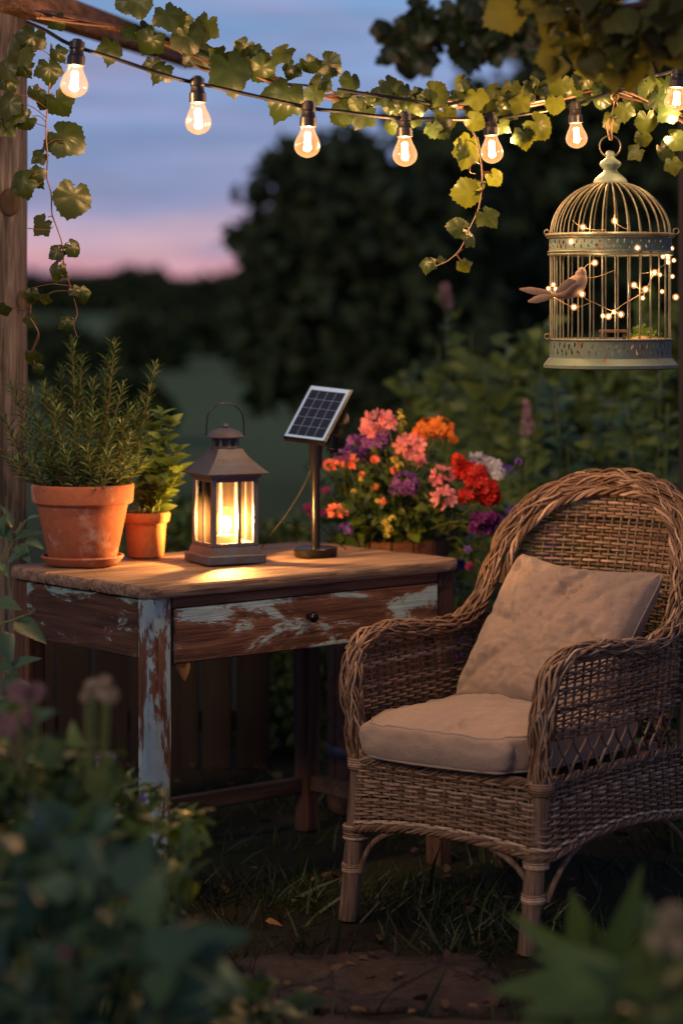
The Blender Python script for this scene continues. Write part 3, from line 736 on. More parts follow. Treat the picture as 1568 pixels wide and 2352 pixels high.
# top: three boards with worn rounded corners, one plank-like mesh
def board(y0, y1, z0, z1, seed, rc0, rc1):
    nx, ny = 70, 8; v = []; f = []
    xs = np.linspace(0, TL, nx); ys = np.linspace(y0, y1, ny)
    def edge(x, y):
        dx = 0; rc = .045
        # rounded outer corners
        for cx, cy, on in ((rc, rc, rc0), (TL-rc, rc, rc0), (rc, TW-rc, rc1), (TL-rc, TW-rc, rc1)):
            if on and (x-cx)*(1 if cx > TL/2 else -1) > 0 and (y-cy)*(1 if cy > TW/2 else -1) > 0:
                ddx, ddy = x-cx, y-cy; m_ = max(abs(ddx), abs(ddy)); l = math.hypot(ddx, ddy)
                if l > 0: x, y = cx+ddx*m_/l, cy+ddy*m_/l
        return x, y
    def row(z, ins):
        for yi, y in enumerate(ys):
            for x in xs:
                u, w = edge(x, y)
                zz = z + (.0012*mnoise.noise(Vector((x*4, y*40, seed))) + .0008*mnoise.noise(Vector((x*30, y*90, seed))))*(1 if z > z0+.001 else 1)
                if x == 0 or x == TL: u += (.003*mnoise.noise(Vector((y*60, z*30, seed+5)))+.0025*mnoise.noise(Vector((y*200, z*9, seed))))*(1 if x == 0 else -1) + ins*(1 if x == 0 else -1)
                if yi == 0: w += ins + .0018*mnoise.noise(Vector((x*18, z*60, seed)))
                if yi == ny-1: w -= ins + .0018*mnoise.noise(Vector((x*18, z*60, seed+3)))
                v.append((u, w, zz))
    lay = [(z1, .004), (z1-.004, 0), ((z0+z1)/2, -.001), (z0+.004, 0.0), (z0, .003)]
    for z, ins in lay: row(z, ins)
    N_ = nx*ny
    for j in range(ny-1):
        for i in range(nx-1):
            f.append((j*nx+i, j*nx+i+1, (j+1)*nx+i+1, (j+1)*nx+i)); o = (len(lay)-1)*N_
            f.append((o+j*nx+i, o+(j+1)*nx+i, o+(j+1)*nx+i+1, o+j*nx+i+1))
    rim = [i for i in range(nx)] + [(j*nx+nx-1) for j in range(1, ny)] + [((ny-1)*nx+i) for i in range(nx-2, -1, -1)] + [(j*nx) for j in range(ny-2, 0, -1)]
    for l in range(len(lay)-1):
        for q in range(len(rim)):
            a_, b_ = rim[q], rim[(q+1)%len(rim)]
            f.append((l*N_+b_, l*N_+a_, (l+1)*N_+a_, (l+1)*N_+b_))
    mb = MB(); mb.add(v, f, random.random()); return mb
for (y0, y1, z1, c0, c1) in ((0,.232,.750,1,0),(.241,.415,.7480,0,0),(.4175,.60,.7495,0,1)):
    board(y0, y1, .722, z1, y0*10, c0, c1).build('tabletop_board', M['top'], tab)
LW = .060
def leg(cx, cy, mat, seed):
    v = []; f = []; m = 46
    for i in range(m):
        z = .7215*i/(m-1); k = LW/2*(.86+.14*min(1, z/.35))
        for q in range(16):
            a = 2*math.pi*(q+.5)/16; s_ = 1/max(abs(math.cos(a)), abs(math.sin(a)))
            s_ = min(s_, 1.30)
            rr_ = k*s_*(1+.03*mnoise.noise(Vector((math.cos(a)*2+seed, math.sin(a)*2, z*7)))+.015*mnoise.noise(Vector((math.cos(a)*7+seed, math.sin(a)*7, z*25))))
            v.append((cx+rr_*math.cos(a), cy+rr_*math.sin(a), z))
    for i in range(m-1):
        for q in range(16):
            q2 = (q+1)%16; f.append((i*16+q, i*16+q2, (i+1)*16+q2, (i+1)*16+q))
    f.append(tuple(range(15,-1,-1))); mb = MB(); mb.add(v, f, .5); return mb
ci = .044
o = leg(ci, ci, 0, 1).build('leg', M['leg_paint'], tab); o['label'] = 'near leg with large flakes of pale blue paint'
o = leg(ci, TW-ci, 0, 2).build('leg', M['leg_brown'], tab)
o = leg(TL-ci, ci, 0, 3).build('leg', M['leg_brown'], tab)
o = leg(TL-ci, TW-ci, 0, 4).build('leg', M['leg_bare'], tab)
h = LW/2
mb = MB(); mb.box((TL/2, ci-h+.011, .709), (TL-2*ci-LW+.002, .018, .024), bev=.002); mb.build('front_rail', M['rail'], tab)
mb = MB(); mb.box((TL/2, ci-h+.006, .634), (TL-2*ci-LW-.006, .02, .122), bev=.003); dr = mb.build('drawer', M['drawer'], tab)
mb = MB(); kx = TL*.485
pr = [(.007,0),(.0075,.004),(.006,.009),(.009,.013),(.0125,.018),(.0125,.023),(.009,.028),(.0004,.029)]
mb.lathe(pr, (0,0,0), 18); RR = np.array(Matrix.Rotation(R(90), 3, 'X')); mb.v = [q @ RR.T + np.array((kx, ci-h-.004, .648)) for q in mb.v]
mb.build('knob', M['black'], dr)
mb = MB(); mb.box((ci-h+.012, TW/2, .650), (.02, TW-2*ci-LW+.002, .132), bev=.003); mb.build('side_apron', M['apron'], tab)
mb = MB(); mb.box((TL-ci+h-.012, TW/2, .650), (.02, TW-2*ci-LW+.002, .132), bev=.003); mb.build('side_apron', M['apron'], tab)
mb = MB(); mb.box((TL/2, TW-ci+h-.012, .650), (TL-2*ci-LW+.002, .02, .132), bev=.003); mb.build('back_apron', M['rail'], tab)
mb = MB(); mb.box((TL/2, TW-ci, .118), (TL-2*ci-LW*.88, .026, .040), bev=.003); mb.build('stretcher', M['stretcher'], tab)
for xx in (ci, TL-ci):
    mb = MB(); mb.box((xx, TW/2, .125), (.026, TW-2*ci-LW*.88, .040), bev=.003); mb.build('stretcher', M['stretcher'], tab)
mb = MB(); q = tw(.105, .022, .578); mb.scatter(BROAD, [q+Vector((0,0,.0))], [(.1,-.1,-1)], [(0,-1,0.2)], .048); mb.scatter(OVAL, [q+Vector((-.01,0,.01))], [(-.5,-.1,-.8)], [(0,-1,0.2)], .03)
solo(mb, 'dry_leaf', M['dryleaf'], 'curled brown dead leaf hanging under the drawer by the near table leg', 'leaf', q)

# ------------------------------------------------------------------ pots
def pot(name, label, c, rt, rb, h, mat, rim):
    r = thing(name, c, label, 'flower pot')
    t_ = .008; mb = MB()
    mb.lathe([(rb*.2,0),(rb-.004,0),(rb,.004),(rt*.93-.006,h-rim-.001),(rt*.93-.006,h-rim)], c, 56, cap=False)
    mb.lathe([(rt*.93-.008,h-rim),(rt-.007,h-rim),(rt-.003,h-rim+.004),(rt,h-.006),(rt-.003,h),(rt-.010,h),(rt-.014,h-.004),(rt-.019,h-rim),(rt*.8,h-.045)], c, 56, cap=False)
    mb.build('pot_body', M[mat], r)
    mb = MB(); v = [(0,0,h-.022)]; f = []
    for i in range(24): a_ = 2*math.pi*i/24; v.append(((rt-.017)*math.cos(a_), (rt-.017)*math.sin(a_), h-.026+random.uniform(-.003,.003)))
    for i in range(24): f.append((0, 1+i, 1+(i+1)%24))
    mb.add(np.array(v)+np.array(c), f); mb.build('soil', M['soil'], r)
    return r
pc = P(190, 1290, 5.805); pc = Vector((pc.x, 5.805, .750+.0125))
mb = MB(); mb.lathe([(.02,0),(.082,0),(.088,.004),(.0995,.020),(.0985,.0235),(.094,.0235),(.088,.012),(.02,.011)], (pc.x, pc.y, .7508), 56, cap=False)
solo(mb, 'pot_saucer', M['terra'], 'shallow terracotta saucer under the large rosemary pot', 'saucer', (pc.x, pc.y, .7505))
pot('terracotta_pot', 'large chalky terracotta pot on a saucer at the left of the table, holding rosemary', pc, .124, .082, .183, 'terra', .047)
p2 = P(335, 1280, 5.975); p2 = Vector((p2.x, 5.975, .7505))
pot('terracotta_pot', 'small clean orange terracotta pot behind and right of the large one', p2, .0615, .045, .112, 'terra2', .026)

def rosemary(c, tops):
    r = thing('rosemary_plant', c, 'bushy rosemary with upright needle-leaved stems in the large terracotta pot', 'herb')
    st = MB(); nd = MB()
    for (tx, ty, dd) in tops:
        tip = P(tx, ty, c[1]+dd)
        a_ = random.uniform(0, 6.28); q0 = Vector((c[0]+.06*math.cos(a_)*random.random()+.25*(tip.x-c[0]), c[1]+.06*math.sin(a_)*random.random()+.3*dd, c[2]-.004))
        mid = Vector((q0.x+(tip.x-q0.x)*.62+random.uniform(-.01,.01), q0.y+(tip.y-q0.y)*.6, q0.z+(tip.z-q0.z)*.45+random.uniform(-.01,.01)))
        pth = spline([q0, mid, tip], 12); L = (tip-q0).length
        st.tube(pth, np.linspace(.0032, .0011, len(pth)), 5)
        n = int(L/.0030); t_ = np.linspace(.10, 1, n); q = along(pth, t_); d = np.gradient(q, axis=0); d /= np.linalg.norm(d, axis=1, keepdims=True)
        az = np.arange(n)*2.4; u = np.stack((np.cos(az), np.sin(az), np.zeros(n)),1)
        T = u*1.0 + d*(.55+.9*t_[:,None]**3) + RNG.normal(0,.13,(n,3))
        nd.scatter(NEEDLE, q, T, d, RNG.uniform(.026,.040,n)*np.where(t_>.96,.6,1))
        for k in range(random.choice((0,1,2))):          # side shoots
            t0 = random.uniform(.25,.85); s0 = along(pth, np.array([t0]))[0]; l2 = random.uniform(.03,.075)
            dv = Vector((random.uniform(-1,1), random.uniform(-1,1), 1.1)).normalized()*l2
            pp_ = spline([s0, Vector(s0)+dv*.5+Vector((0,0,-.003)), Vector(s0)+dv], 5); st.tube(pp_, np.linspace(.0015,.0007,len(pp_)), 4)
            m = int(l2/.0032); t2 = np.linspace(.1,1,m); q = along(pp_, t2); az = np.arange(m)*2.4; u = np.stack((np.cos(az), np.sin(az), np.zeros(m)),1)
            nd.scatter(NEEDLE, q, u+np.array(dv/l2)*(.7+t2[:,None]*.8), jit((0,0,1),m,.2), RNG.uniform(.019,.032,m))
    st.build('stem', M['stem'], r); nd.build('foliage', M['needle'], r)
tops = [(168,778,.0),(265,782,.02),(358,836,.01),(100,880,-.02),(60,900,.03),(25,880,.0),(215,870,-.04),(240,850,.05),(140,840,.05),(300,930,-.03),
        (190,905,.06),(330,905,.06),(285,880,-.06),(15,1050,.03),(12,960,.04),(55,980,-.05),(90,960,-.07),(130,930,-.08),(170,960,-.1),(215,950,-.09),(260,970,-.08),
        (300,1000,-.07),(335,1000,-.02),(350,1050,.02),(330,1060,-.04),(40,1060,-.04),(70,1050,-.08),(110,1040,-.1),(150,1040,-.12),(200,1030,-.12),(250,1040,-.11),(295,1060,-.09),
        (120,900,.07),(240,930,.08),(190,820,.02),(340,950,.0)]
rosemary((pc.x, pc.y, pc.z+.160), tops)
def sage(c):
    r = thing('oregano_plant', c, 'lime green soft-leaved herb in the small terracotta pot', 'herb')
    st = MB(); lv = MB()
    for i, (tx, ty, dd) in enumerate(((372,955,.0),(395,970,.01),(350,985,.03),(410,1035,.0),(405,1100,-.03),(385,1070,-.04),(345,1075,-.03),(330,1100,0),(370,1020,.03),(395,1060,.03),(360,1110,-.05),(320,1070,.03),(345,1030,.0),(415,1085,.02),(375,1130,-.05))):
        tip = P(tx, ty, c[1]+dd); a_ = random.uniform(0,6.28); q0 = Vector((c[0]+.025*math.cos(a_), c[1]+.025*math.sin(a_), c[2]-.003))
        pth = spline([q0, (q0+tip)/2+Vector(((tip.x-q0.x)*.1,0,.01)), tip], 8); st.tube(pth, np.linspace(.0022,.0012,len(pth)), 5)
        n = max(4, int((tip-q0).length/.02))
        for k in range(n):
            t_ = .25+.75*(k+.5)/n; q = along(pth, np.array([t_]))[0]; az = k*1.57+a_
            for s_ in (0, math.pi):
                T = (math.cos(az+s_), math.sin(az+s_), .45); lv.scatter(OVAL if random.random()<.6 else BROAD, [q], [T], jit((0,-.7,.8),1,.45), random.uniform(.030,.052)*(1.05-.25*t_))
        lv.scatter(BROAD, [tip]*3, [(1,0,.9),(-1,.3,.8),(0,-1,.9)], jit((0,-.6,.8),3,.3), random.uniform(.032,.046))
    st.build('stem', M['stem_green'], r); lv.build('foliage', M['leaf_lime'], r)
sage((p2.x, p2.y, p2.z+.09))

# ------------------------------------------------------------------ lantern
LA = R(26.6); lc = Vector((-.2817, 5.859, .7512)); lan = thing('candle_lantern', lc, 'weathered metal lantern with glowing amber glass panes standing on the table', 'lantern', rz=LA)
def sq(h0, z0, h1, z1, mb): 
    v = [(-h0,-h0,z0),(h0,-h0,z0),(h0,h0,z0),(-h0,h0,z0),(-h1,-h1,z1),(h1,-h1,z1),(h1,h1,z1),(-h1,h1,z1)]
    mb.add(v, [(0,3,2,1),(4,5,6,7),(0,1,5,4),(1,2,6,5),(2,3,7,6),(3,0,4,7)])
mb = MB(); mb.box((0,0,.0115), (.152,.152,.023), bev=.003); sq(.0675,.0232,.0625,.041,mb); mb.build('base', M['lantern'], lan, smooth=False)
BH = .060
mb = MB()
for sx_ in (-1,1):
    for sy_ in (-1,1): mb.box((sx_*(BH-.005), sy_*(BH-.005), .1235), (.012,.012,.164), bev=.0015)
for s_ in (-1,1):
    mb.box((.012, s_*(BH-.0035), .1235), (.008,.007,.163), bev=.001)
    mb.box((s_*(BH-.0035), .004*0, .1235), (.007,.004,.163), bev=.001)
    for z in (.0455,.2015):
        mb.box((0, s_*(BH-.0035), z), (2*BH-.022,.0065,.009), bev=.001); mb.box((s_*(BH-.0035), 0, z), (.0065,2*BH-.022,.009), bev=.001)
sq(.064,.2062,.066,.2145,mb)
mb.build('frame', M['lantern'], lan, smooth=False)
for k in range(4):
    a_ = k*math.pi/2; Mr = Matrix.Rotation(a_, 3, 'Z'); mb = MB()
    c_ = Mr @ Vector((0, -(BH-.0045), .1235)); mb.box(c_, (2*BH-.024, .0018, .148), Mr); mb.build('glass_pane', M['pane'], lan, smooth=False)
def roofm():
    mb = MB(); prof = [(.079,.2148),(.0805,.218),(.076,.222),(.060,.238),(.047,.253),(.038,.266),(.034,.276)]
    v = []; f = []; n = 4*8
    for hh, z in prof:
        for k in range(n):
            s_ = k//8; u = (k%8)/8*2-1; x, y = [(u,-1),(1,u),(-u,1),(-1,-u)][s_]; w = (z-.2148)/.062; 
            q = .35*max(0, w-.3); l = math.hypot(x, y); x, y = x*(1-q)+x/l*q*1.05, y*(1-q)+y/l*q*1.05
            v.append((x*hh, y*hh, z))
    for i in range(len(prof)-1):
        for k in range(n): k2 = (k+1)%n; f.append((i*n+k, i*n+k2, (i+1)*n+k2, (i+1)*n+k))
    f.append(tuple(range(n-1,-1,-1))); mb.add(v, f); return mb
roofm().build('roof', M['lantern'], lan, smooth=False)
mb = MB(); mb.lathe([(.036,.2755),(.037,.279),(.031,.2815),(.0245,.282)], (0,0,0), 28, cap=False)
for k in range(10):
    a_ = 2*math.pi*k/10+.2; mb.box((.031*math.cos(a_), .031*math.sin(a_), .2915), (.0035,.007,.021), Matrix.Rotation(a_,3,'Z'))
mb.lathe([(.022,.2815),(.022,.302)], (0,0,0), 20, cap=False)
mb.build('vent', M['lantern'], lan)
mb = MB(); mb.lathe([(.030,.3015),(.0465,.3020),(.0475,.3045),(.044,.3075),(.037,.3150),(.024,.3215),(.012,.3245),(.006,.3255)], (0,0,0), 36)
mb.lathe([(.005,.325),(.008,.3275),(.0085,.331),(.006,.335),(.002,.3365)], (0,0,0), 16); mb.build('cap', M['lantern'], lan)
mb = MB(); pth = [(math.cos(a_)*.0455, 0, .309+ (math.sin(a_)*.046 if 1 else 0) + .030*min(1, math.sin(a_)*3)) for a_ in np.linspace(0, math.pi, 33)]
MrI = Matrix.Rotation(-LA+R(4), 3, 'Z'); mb.tube([MrI @ Vector(q) for q in pth], .0019, 7)
for s_ in (-1,1):
    q = MrI @ Vector((s_*.0455,0,.309)); mb.ball(q, .0035, 8, 6)
mb.build('bail_handle', M['black'], lan)
mb = MB(); mb.lathe([(.0205,.0412),(.0215,.045),(.0215,.062),(.019,.066)], (0,0,0), 24); cn = mb.build('candle', M['cageband'], lan)
mb = MB(); mb.ball((.003,0,.092), .0135, 20, 14, (1,1,1.45)); mb.build('flame_globe', M['flame'], cn)
mb = MB(); mb.ball((.003,0,.094), .027, 24, 16, (1,1,1.5)); mb.build('glow_ball', M['halo'], cn)  # added ball that paints a soft glow around the flame
lamp('lantern_light', (.003,0,.100), 27, (1,.58,.28), .018, lan)

# ------------------------------------------------------------------ solar panel on its stand
sb = Vector((-.064, 5.995, .7505)); sol = thing('solar_panel', sb, 'small tilted solar panel on a black pole with round foot, on the table', 'solar panel')
mb = MB(); mb.lathe([(.01,0),(.0525,0),(.054,.002),(.054,.020),(.052,.0225),(.012,.0235),(.01,.0235)], sb, 48); mb.build('foot', M['black'], sol)
mb = MB(); mb.lathe([(.0108,.0235),(.0108,.262)], sb, 24); mb.lathe([(.0108,.225),(.0165,.226),(.0165,.262),(.0165,.283),(.012,.285)], sb, 24); mb.build('pole', M['black'], sol)
e1 = Vector((.1027,-.057,-.0097)); e2 = Vector((.067,.100,.1243)); bl = P(650,1003,5.955); nrm = e1.cross(e2).normalized()
a1, a2 = e1.normalized(), e2.normalized(); Mp = Matrix((a1, a2, nrm)).transposed(); pcn = bl+e1/2+e2/2
w_, h_ = e1.length, e2.length
mb = MB(); mb.box(pcn-nrm*.008, (w_+.004, h_+.004, .016), Mp, .003); pn = mb.build('panel_housing', M['black'], sol, smooth=False)
mb = MB(); mb.box(pcn+nrm*.0006, (w_-.006, h_-.006, .001), Mp); bd = mb.build('border', M['cellline'], pn, smooth=False)
mb = MB(); cw, ch = w_-.020, h_-.026
mb.box(pcn+nrm*.0017-a2*.003, (cw, ch, .001), Mp)
mb.build('solar_cell', M['cell'], pn, smooth=False)
mb = MB()
for i in range(1,4): mb.box(pcn+nrm*.0024-a2*.003+a1*(cw*(i/4-.5)), (.0004, ch, .0004), Mp)
for i in range(1,5): mb.box(pcn+nrm*.00245-a2*.003+a2*(ch*(i/5-.5)), (cw, .0004, .0004), Mp)
mb.build('grid_line', M['cellline'], pn, smooth=False)
mb = MB(); q = Vector((sb.x, sb.y, sb.z+.283)); bk = pcn-nrm*.017
mb.tube(spline([q, q+Vector((.003,0,.012)), q+Vector((.006,.0,.02))], 5), .011, 12)
kp = P(780,962,6.02); mb.tube([P(757,1036,6.02), P(769,1036,6.02), P(770,985,6.02), kp], [.006,.0065,.0065,.006], 8, flat=1.4)
mb.tube([P(748,1030,6.01), P(770,1034,6.02)], .005, 8)
mb.build('bracket', M['black'], sol)
mb = MB(); Mk = Matrix.Rotation(R(90),3,'Y').to_3x3()
for (x_, y_, rr_) in ((786,962,.0165),(775,992,.011)):
    q = P(x_, y_, 6.0); b2 = MB(); b2.lathe([(rr_,-.008),(rr_*1.05,-.006),(rr_*1.05,.006),(rr_,.008)], (0,0,0), 16)
    mb.v += [u @ np.array(Matrix.Rotation(R(70),3,'X')).T + np.array(q) for u in b2.v]; mb.f += [tuple(i+mb.n for i in ff) for ff in b2.f]; mb.t += b2.t; mb.n += b2.n
mb.build('hinge_knob', M['black'], sol)
mb = MB(); s0 = (sb.x-.011, sb.y+.004, sb.z+.225)
mb.tube(spline([s0, P(712,1085,6.0), P(690,1130,6.02), P(662,1175,6.05), P(640,1205,6.06), P(618,1232,6.07), P(600,1258,6.1)], 8), .0014, 6)
mb.tube(spline([P(652,1200,6.06), P(672,1204,6.1), P(684,1222,6.15), P(680,1248,6.19)], 8), .0014, 6)
mb.tube(spline([P(738,1210,6.01), P(762,1235,6.06), P(795,1262,6.15)], 8), .0014, 6)
mb.build('power_cord', M['cable'], sol)
# ------------------------------------------------------------------ wicker chair (own frame: x to the sitter's left as seen from the front, y towards the back, origin under the front edge)
CA = math.atan2(-.606, .795); CO = Vector((.230, 5.246, 0))
chair = thing('wicker_armchair', CO, 'weathered brown wicker armchair with hooped back and linen cushions, beside the table', 'chair', rz=CA)
def cw(x, y, z): c, s_ = math.cos(CA), math.sin(CA); return Vector((CO.x+x*c-y*s_, CO.y+x*s_+y*c, z))
def rope(mb, path, rx, ry, ns, sr, twist, side, seed=0, wob=.12):
    """bundle of strands lying round a path; rx sideways (towards `side`), ry across"""
    p = np.array(path); t = np.gradient(p, axis=0); t /= np.linalg.norm(t, axis=1, keepdims=True)
    sd = np.array([side(q) for q in p]); sd -= t*np.sum(sd*t, axis=1, keepdims=True); sd /= np.linalg.norm(sd, axis=1, keepdims=True)
    up = np.cross(sd, t); L = np.concatenate(([0], np.cumsum(np.linalg.norm(np.diff(p, axis=0), axis=1))))
    rd = random.Random(seed)
    for k in range(ns):
        ph = 2*math.pi*k/ns; w1, w2 = rd.uniform(0,6), rd.uniform(0,6)
        th = ph+2*math.pi*L/twist + .35*np.sin(L*34+w1)
        m = 1+wob*np.sin(L*55+w2)
        q = p + sd*(rx*m*np.cos(th))[:,None] + up*(ry*m*np.sin(th))[:,None]
        mb.tube(q, sr*rd.uniform(.8,1.2), 5, tint=rd.random())
def weave(mw, ms, S, s0, s1, t0, t1, ns, nw, r=.0028, amp=.0042, lim=None, stake_r=.0032, seed=0, pair=False, skip=0.0, wide=1.0):
    """S(s,t)->(point, normal); weavers run along s at nw heights, over and under ns stakes"""
    rd = random.Random(seed); ss = np.linspace(s0, s1, ns); sub = 3
    for j in range(nw):
        t = t0+(t1-t0)*(j+.5)/nw; a, b = (s0, s1) if lim is None else lim(t)
        if b-a < .02: continue
        if rd.random() < skip: continue
        q = []; ds = (s1-s0)/(ns-1); m = max(3, int((b-a)/ds*sub)); off = rd.uniform(-.25,.25)*(t1-t0)/nw; tl = rd.uniform(-.3,.3)*(t1-t0)/nw
        ph = rd.uniform(0,6); rr_ = r*rd.uniform(.72,1.2)
        for i in range(m+1):
            s_ = a+(b-a)*i/m; ix = (s_-s0)/ds
            pt, n = S(s_, t+off+tl*math.sin(s_*9+ph)); 
            o = amp*math.cos(math.pi*(ix+j))
            q.append(np.array(tuple(pt))+np.array(tuple(n))*o)
        mw.tube(q, rr_, 5, caps=False, tint=min(1,max(0,rd.gauss(.5,.27))), flat=wide)
    for i, s_ in enumerate(ss):
        q = []
        for t in np.linspace(t0, t1, 14):
            if lim is not None:
                a, b = lim(t)
                if s_ < a-.001 or s_ > b+.001: continue
            q.append(tuple(S(s_, t)[0]))
        if len(q) > 2: ms.tube(q, stake_r, 5, caps=False, tint=rd.random()*.6)
# --- back panel
def bw(z):
    if z < .68: return .245+.01*min(1,(z-.36)/.3)
    k = (z-.68)/.262; return .255*math.sqrt(max(0, 1-k*k))
def Sback(x, z):
    v0 = .585+(z-.36)*.26
    y = v0 - 1.15*x*x; n = Vector((-2.3*x, -1, .1)).normalized()
    return Vector((x, y, z)), n
mw, ms = MB(), MB()
weave(mw, ms, Sback, -.27, .27, .37, .935, 24, 66, .0036, .0048, lim=lambda z: (-bw(z), bw(z)), seed=3)
ms.build('back_stakes', M['wicker'], chair); mw.build('back_panel', M['wicker'], chair)
# --- continuous braided rim: arm front, arm, back hoop
half = [(.236,.002,.335),(.243,-.010,.43),(.252,-.014,.52),(.258,.004,.585),(.264,.05,.622),(.270,.12,.632),(.275,.22,.628),(.278,.33,.618),(.276,.43,.620),(.272,.50,.645),(.268,.545,.695),(.263,.575,.75)]
hoop = [(.250,.610,.815),(.218,.650,.875),(.158,.69,.922),(.08,.715,.948),(0,.722,.955)]
hl = half+hoop; full = [(-x,y,z) for x,y,z in hl] + [(x,y,z) for x,y,z in hl[-2::-1]]
path = spline(full, 9)
def rim_side(q):                                        # broad side of the rim faces the sitter / lies flat on the arm
    x, y, z = q
    w = min(1, max(0, (z-.62)/.12))
    if y < .03 and z < .6: return np.array((1,0,0.))
    return np.array((1 if x > 0 else -1, -.0, 0.0))*(1-w)+np.array((x*2.5, .35, (z-.62)*2.2))*w+np.array((1e-4,0,0))
mb = MB(); 
p_in = path
rope(mb, path, .0215, .0150, 26, .0028, 1.9, rim_side, 1, wob=.28)
rope(mb, path, .0225, .0150, 8, .0026, -.55, rim_side, 6, wob=.2)
rope(mb, path, .014, .008, 8, .0050, -1.8, rim_side, 2)
rim = mb.build('braided_rim', M['wicker'], chair)
# inner binding of the hoop
mb = MB(); inner = [(x*(1-.12), y-.012, z-.028 if z > .8 else z) for x, y, z in hoop]; iw = [(.236,.572,.70)]+inner
fin = [(-x,y,z) for x,y,z in iw]+[(x,y,z) for x,y,z in iw[-2::-1]]
rope(mb, spline(fin, 8), .007, .006, 4, .0042, .12, lambda q: np.array((q[0],.1,q[2]-.6)), 5); mb.build('hoop_binding', M['wicker'], chair)
# --- arm panels
def arm_z(y): return .60 + .018*math.sin(max(0,min(1,y/.5))*math.pi*.9)-.012
for sgn in (-1, 1):
    def S(y, z, sgn=sgn):
        k = (z-.36)/.27; x = .246+.026*k+.012*math.sin(y/.55*math.pi)
        return Vector((sgn*x, y, z)), Vector((sgn, 0, 0))
    mw, ms = MB(), MB()
    weave(mw, ms, S, .025, .555, .450, .612, 19, 21, .0033, .0046, seed=10+sgn, lim=None)
    rd = random.Random(20+sgn)
    n = 10
    for i in range(n-1):                                # open crossed stakes below the close weave
        y0, y1 = .04+.49*i/(n-1), .04+.49*(i+1)/(n-1)
        for a_, b_ in ((y0, y1), (y1, y0)):
            ms.tube(spline([S(a_, .355)[0], S(a_+(b_-a_)*.12, .385)[0], S(a_+(b_-a_)*.88, .435)[0], S(b_, .465)[0]], 5), .0032, 5, tint=rd.random())
    nm = 'arm_lattice'; ms.build(nm, M['wicker'], chair); mw.build('arm_panel', M['wicker'], chair)
# --- seat skirt around front and sides
per = spline([(-.262,.56,0),(-.262,.30,0),(-.252,.06,0),(-.240,-.004,0),(-.20,-.016,0),(0,-.030,0),(.20,-.016,0),(.240,-.004,0),(.252,.06,0),(.262,.30,0),(.262,.56,0)], 10)
plen = np.concatenate(([0], np.cumsum(np.linalg.norm(np.diff(per, axis=0), axis=1)))); PL = plen[-1]; pu = plen/PL
def Sap(s_, t):
    q = along(per, np.array([min(1,max(0,s_))]))[0]; q2 = along(per, np.array([min(1,max(0,s_+.004))]))[0]; q1 = along(per, np.array([min(1,max(0,s_-.004))]))[0]
    d = q2-q1; n = Vector((d[1], -d[0], 0)).normalized()
    zb = .205; zt = .365
    # front foot corners sit at these fractions
    sc_ = .345; sf = abs(s_-.5)/(.5-sc_)
    arch = .028*math.cos(min(1, sf)*math.pi/2)**.8 if sf < 1 else .03*math.sin(min(1, (sf-1)/2.2)*math.pi)
    z = zb+arch+(zt-zb-arch)*t
    fl = .010*(1-t)
    return Vector((q[0]+n.x*fl, q[1]+n.y*fl, z)), n
mw, ms = MB(), MB()
weave(mw, ms, Sap, 0, 1, 0, 1, 56, 22, .0035, .0052, seed=30, skip=.02)
ms.build('skirt_stakes', M['wicker'], chair); mw.build('seat_skirt', M['wicker'], chair)
for t_, nm, k in ((1.0,'seat_border',.007),(0.0,'skirt_border',.006)):
    mb = MB(); pth = np.array([tuple(Sap(s_, t_)[0]) for s_ in np.linspace(0,1,150)])
    rope(mb, pth, k, k, 5, .0042, .09, lambda q: np.array((0,0,1.)), 7); mb.build(nm, M['wicker'], chair)
mb = MB(); mb.box((0,.28,.350), (.49,.56,.012)); mb.build('seat_deck', M['wicker'], chair)
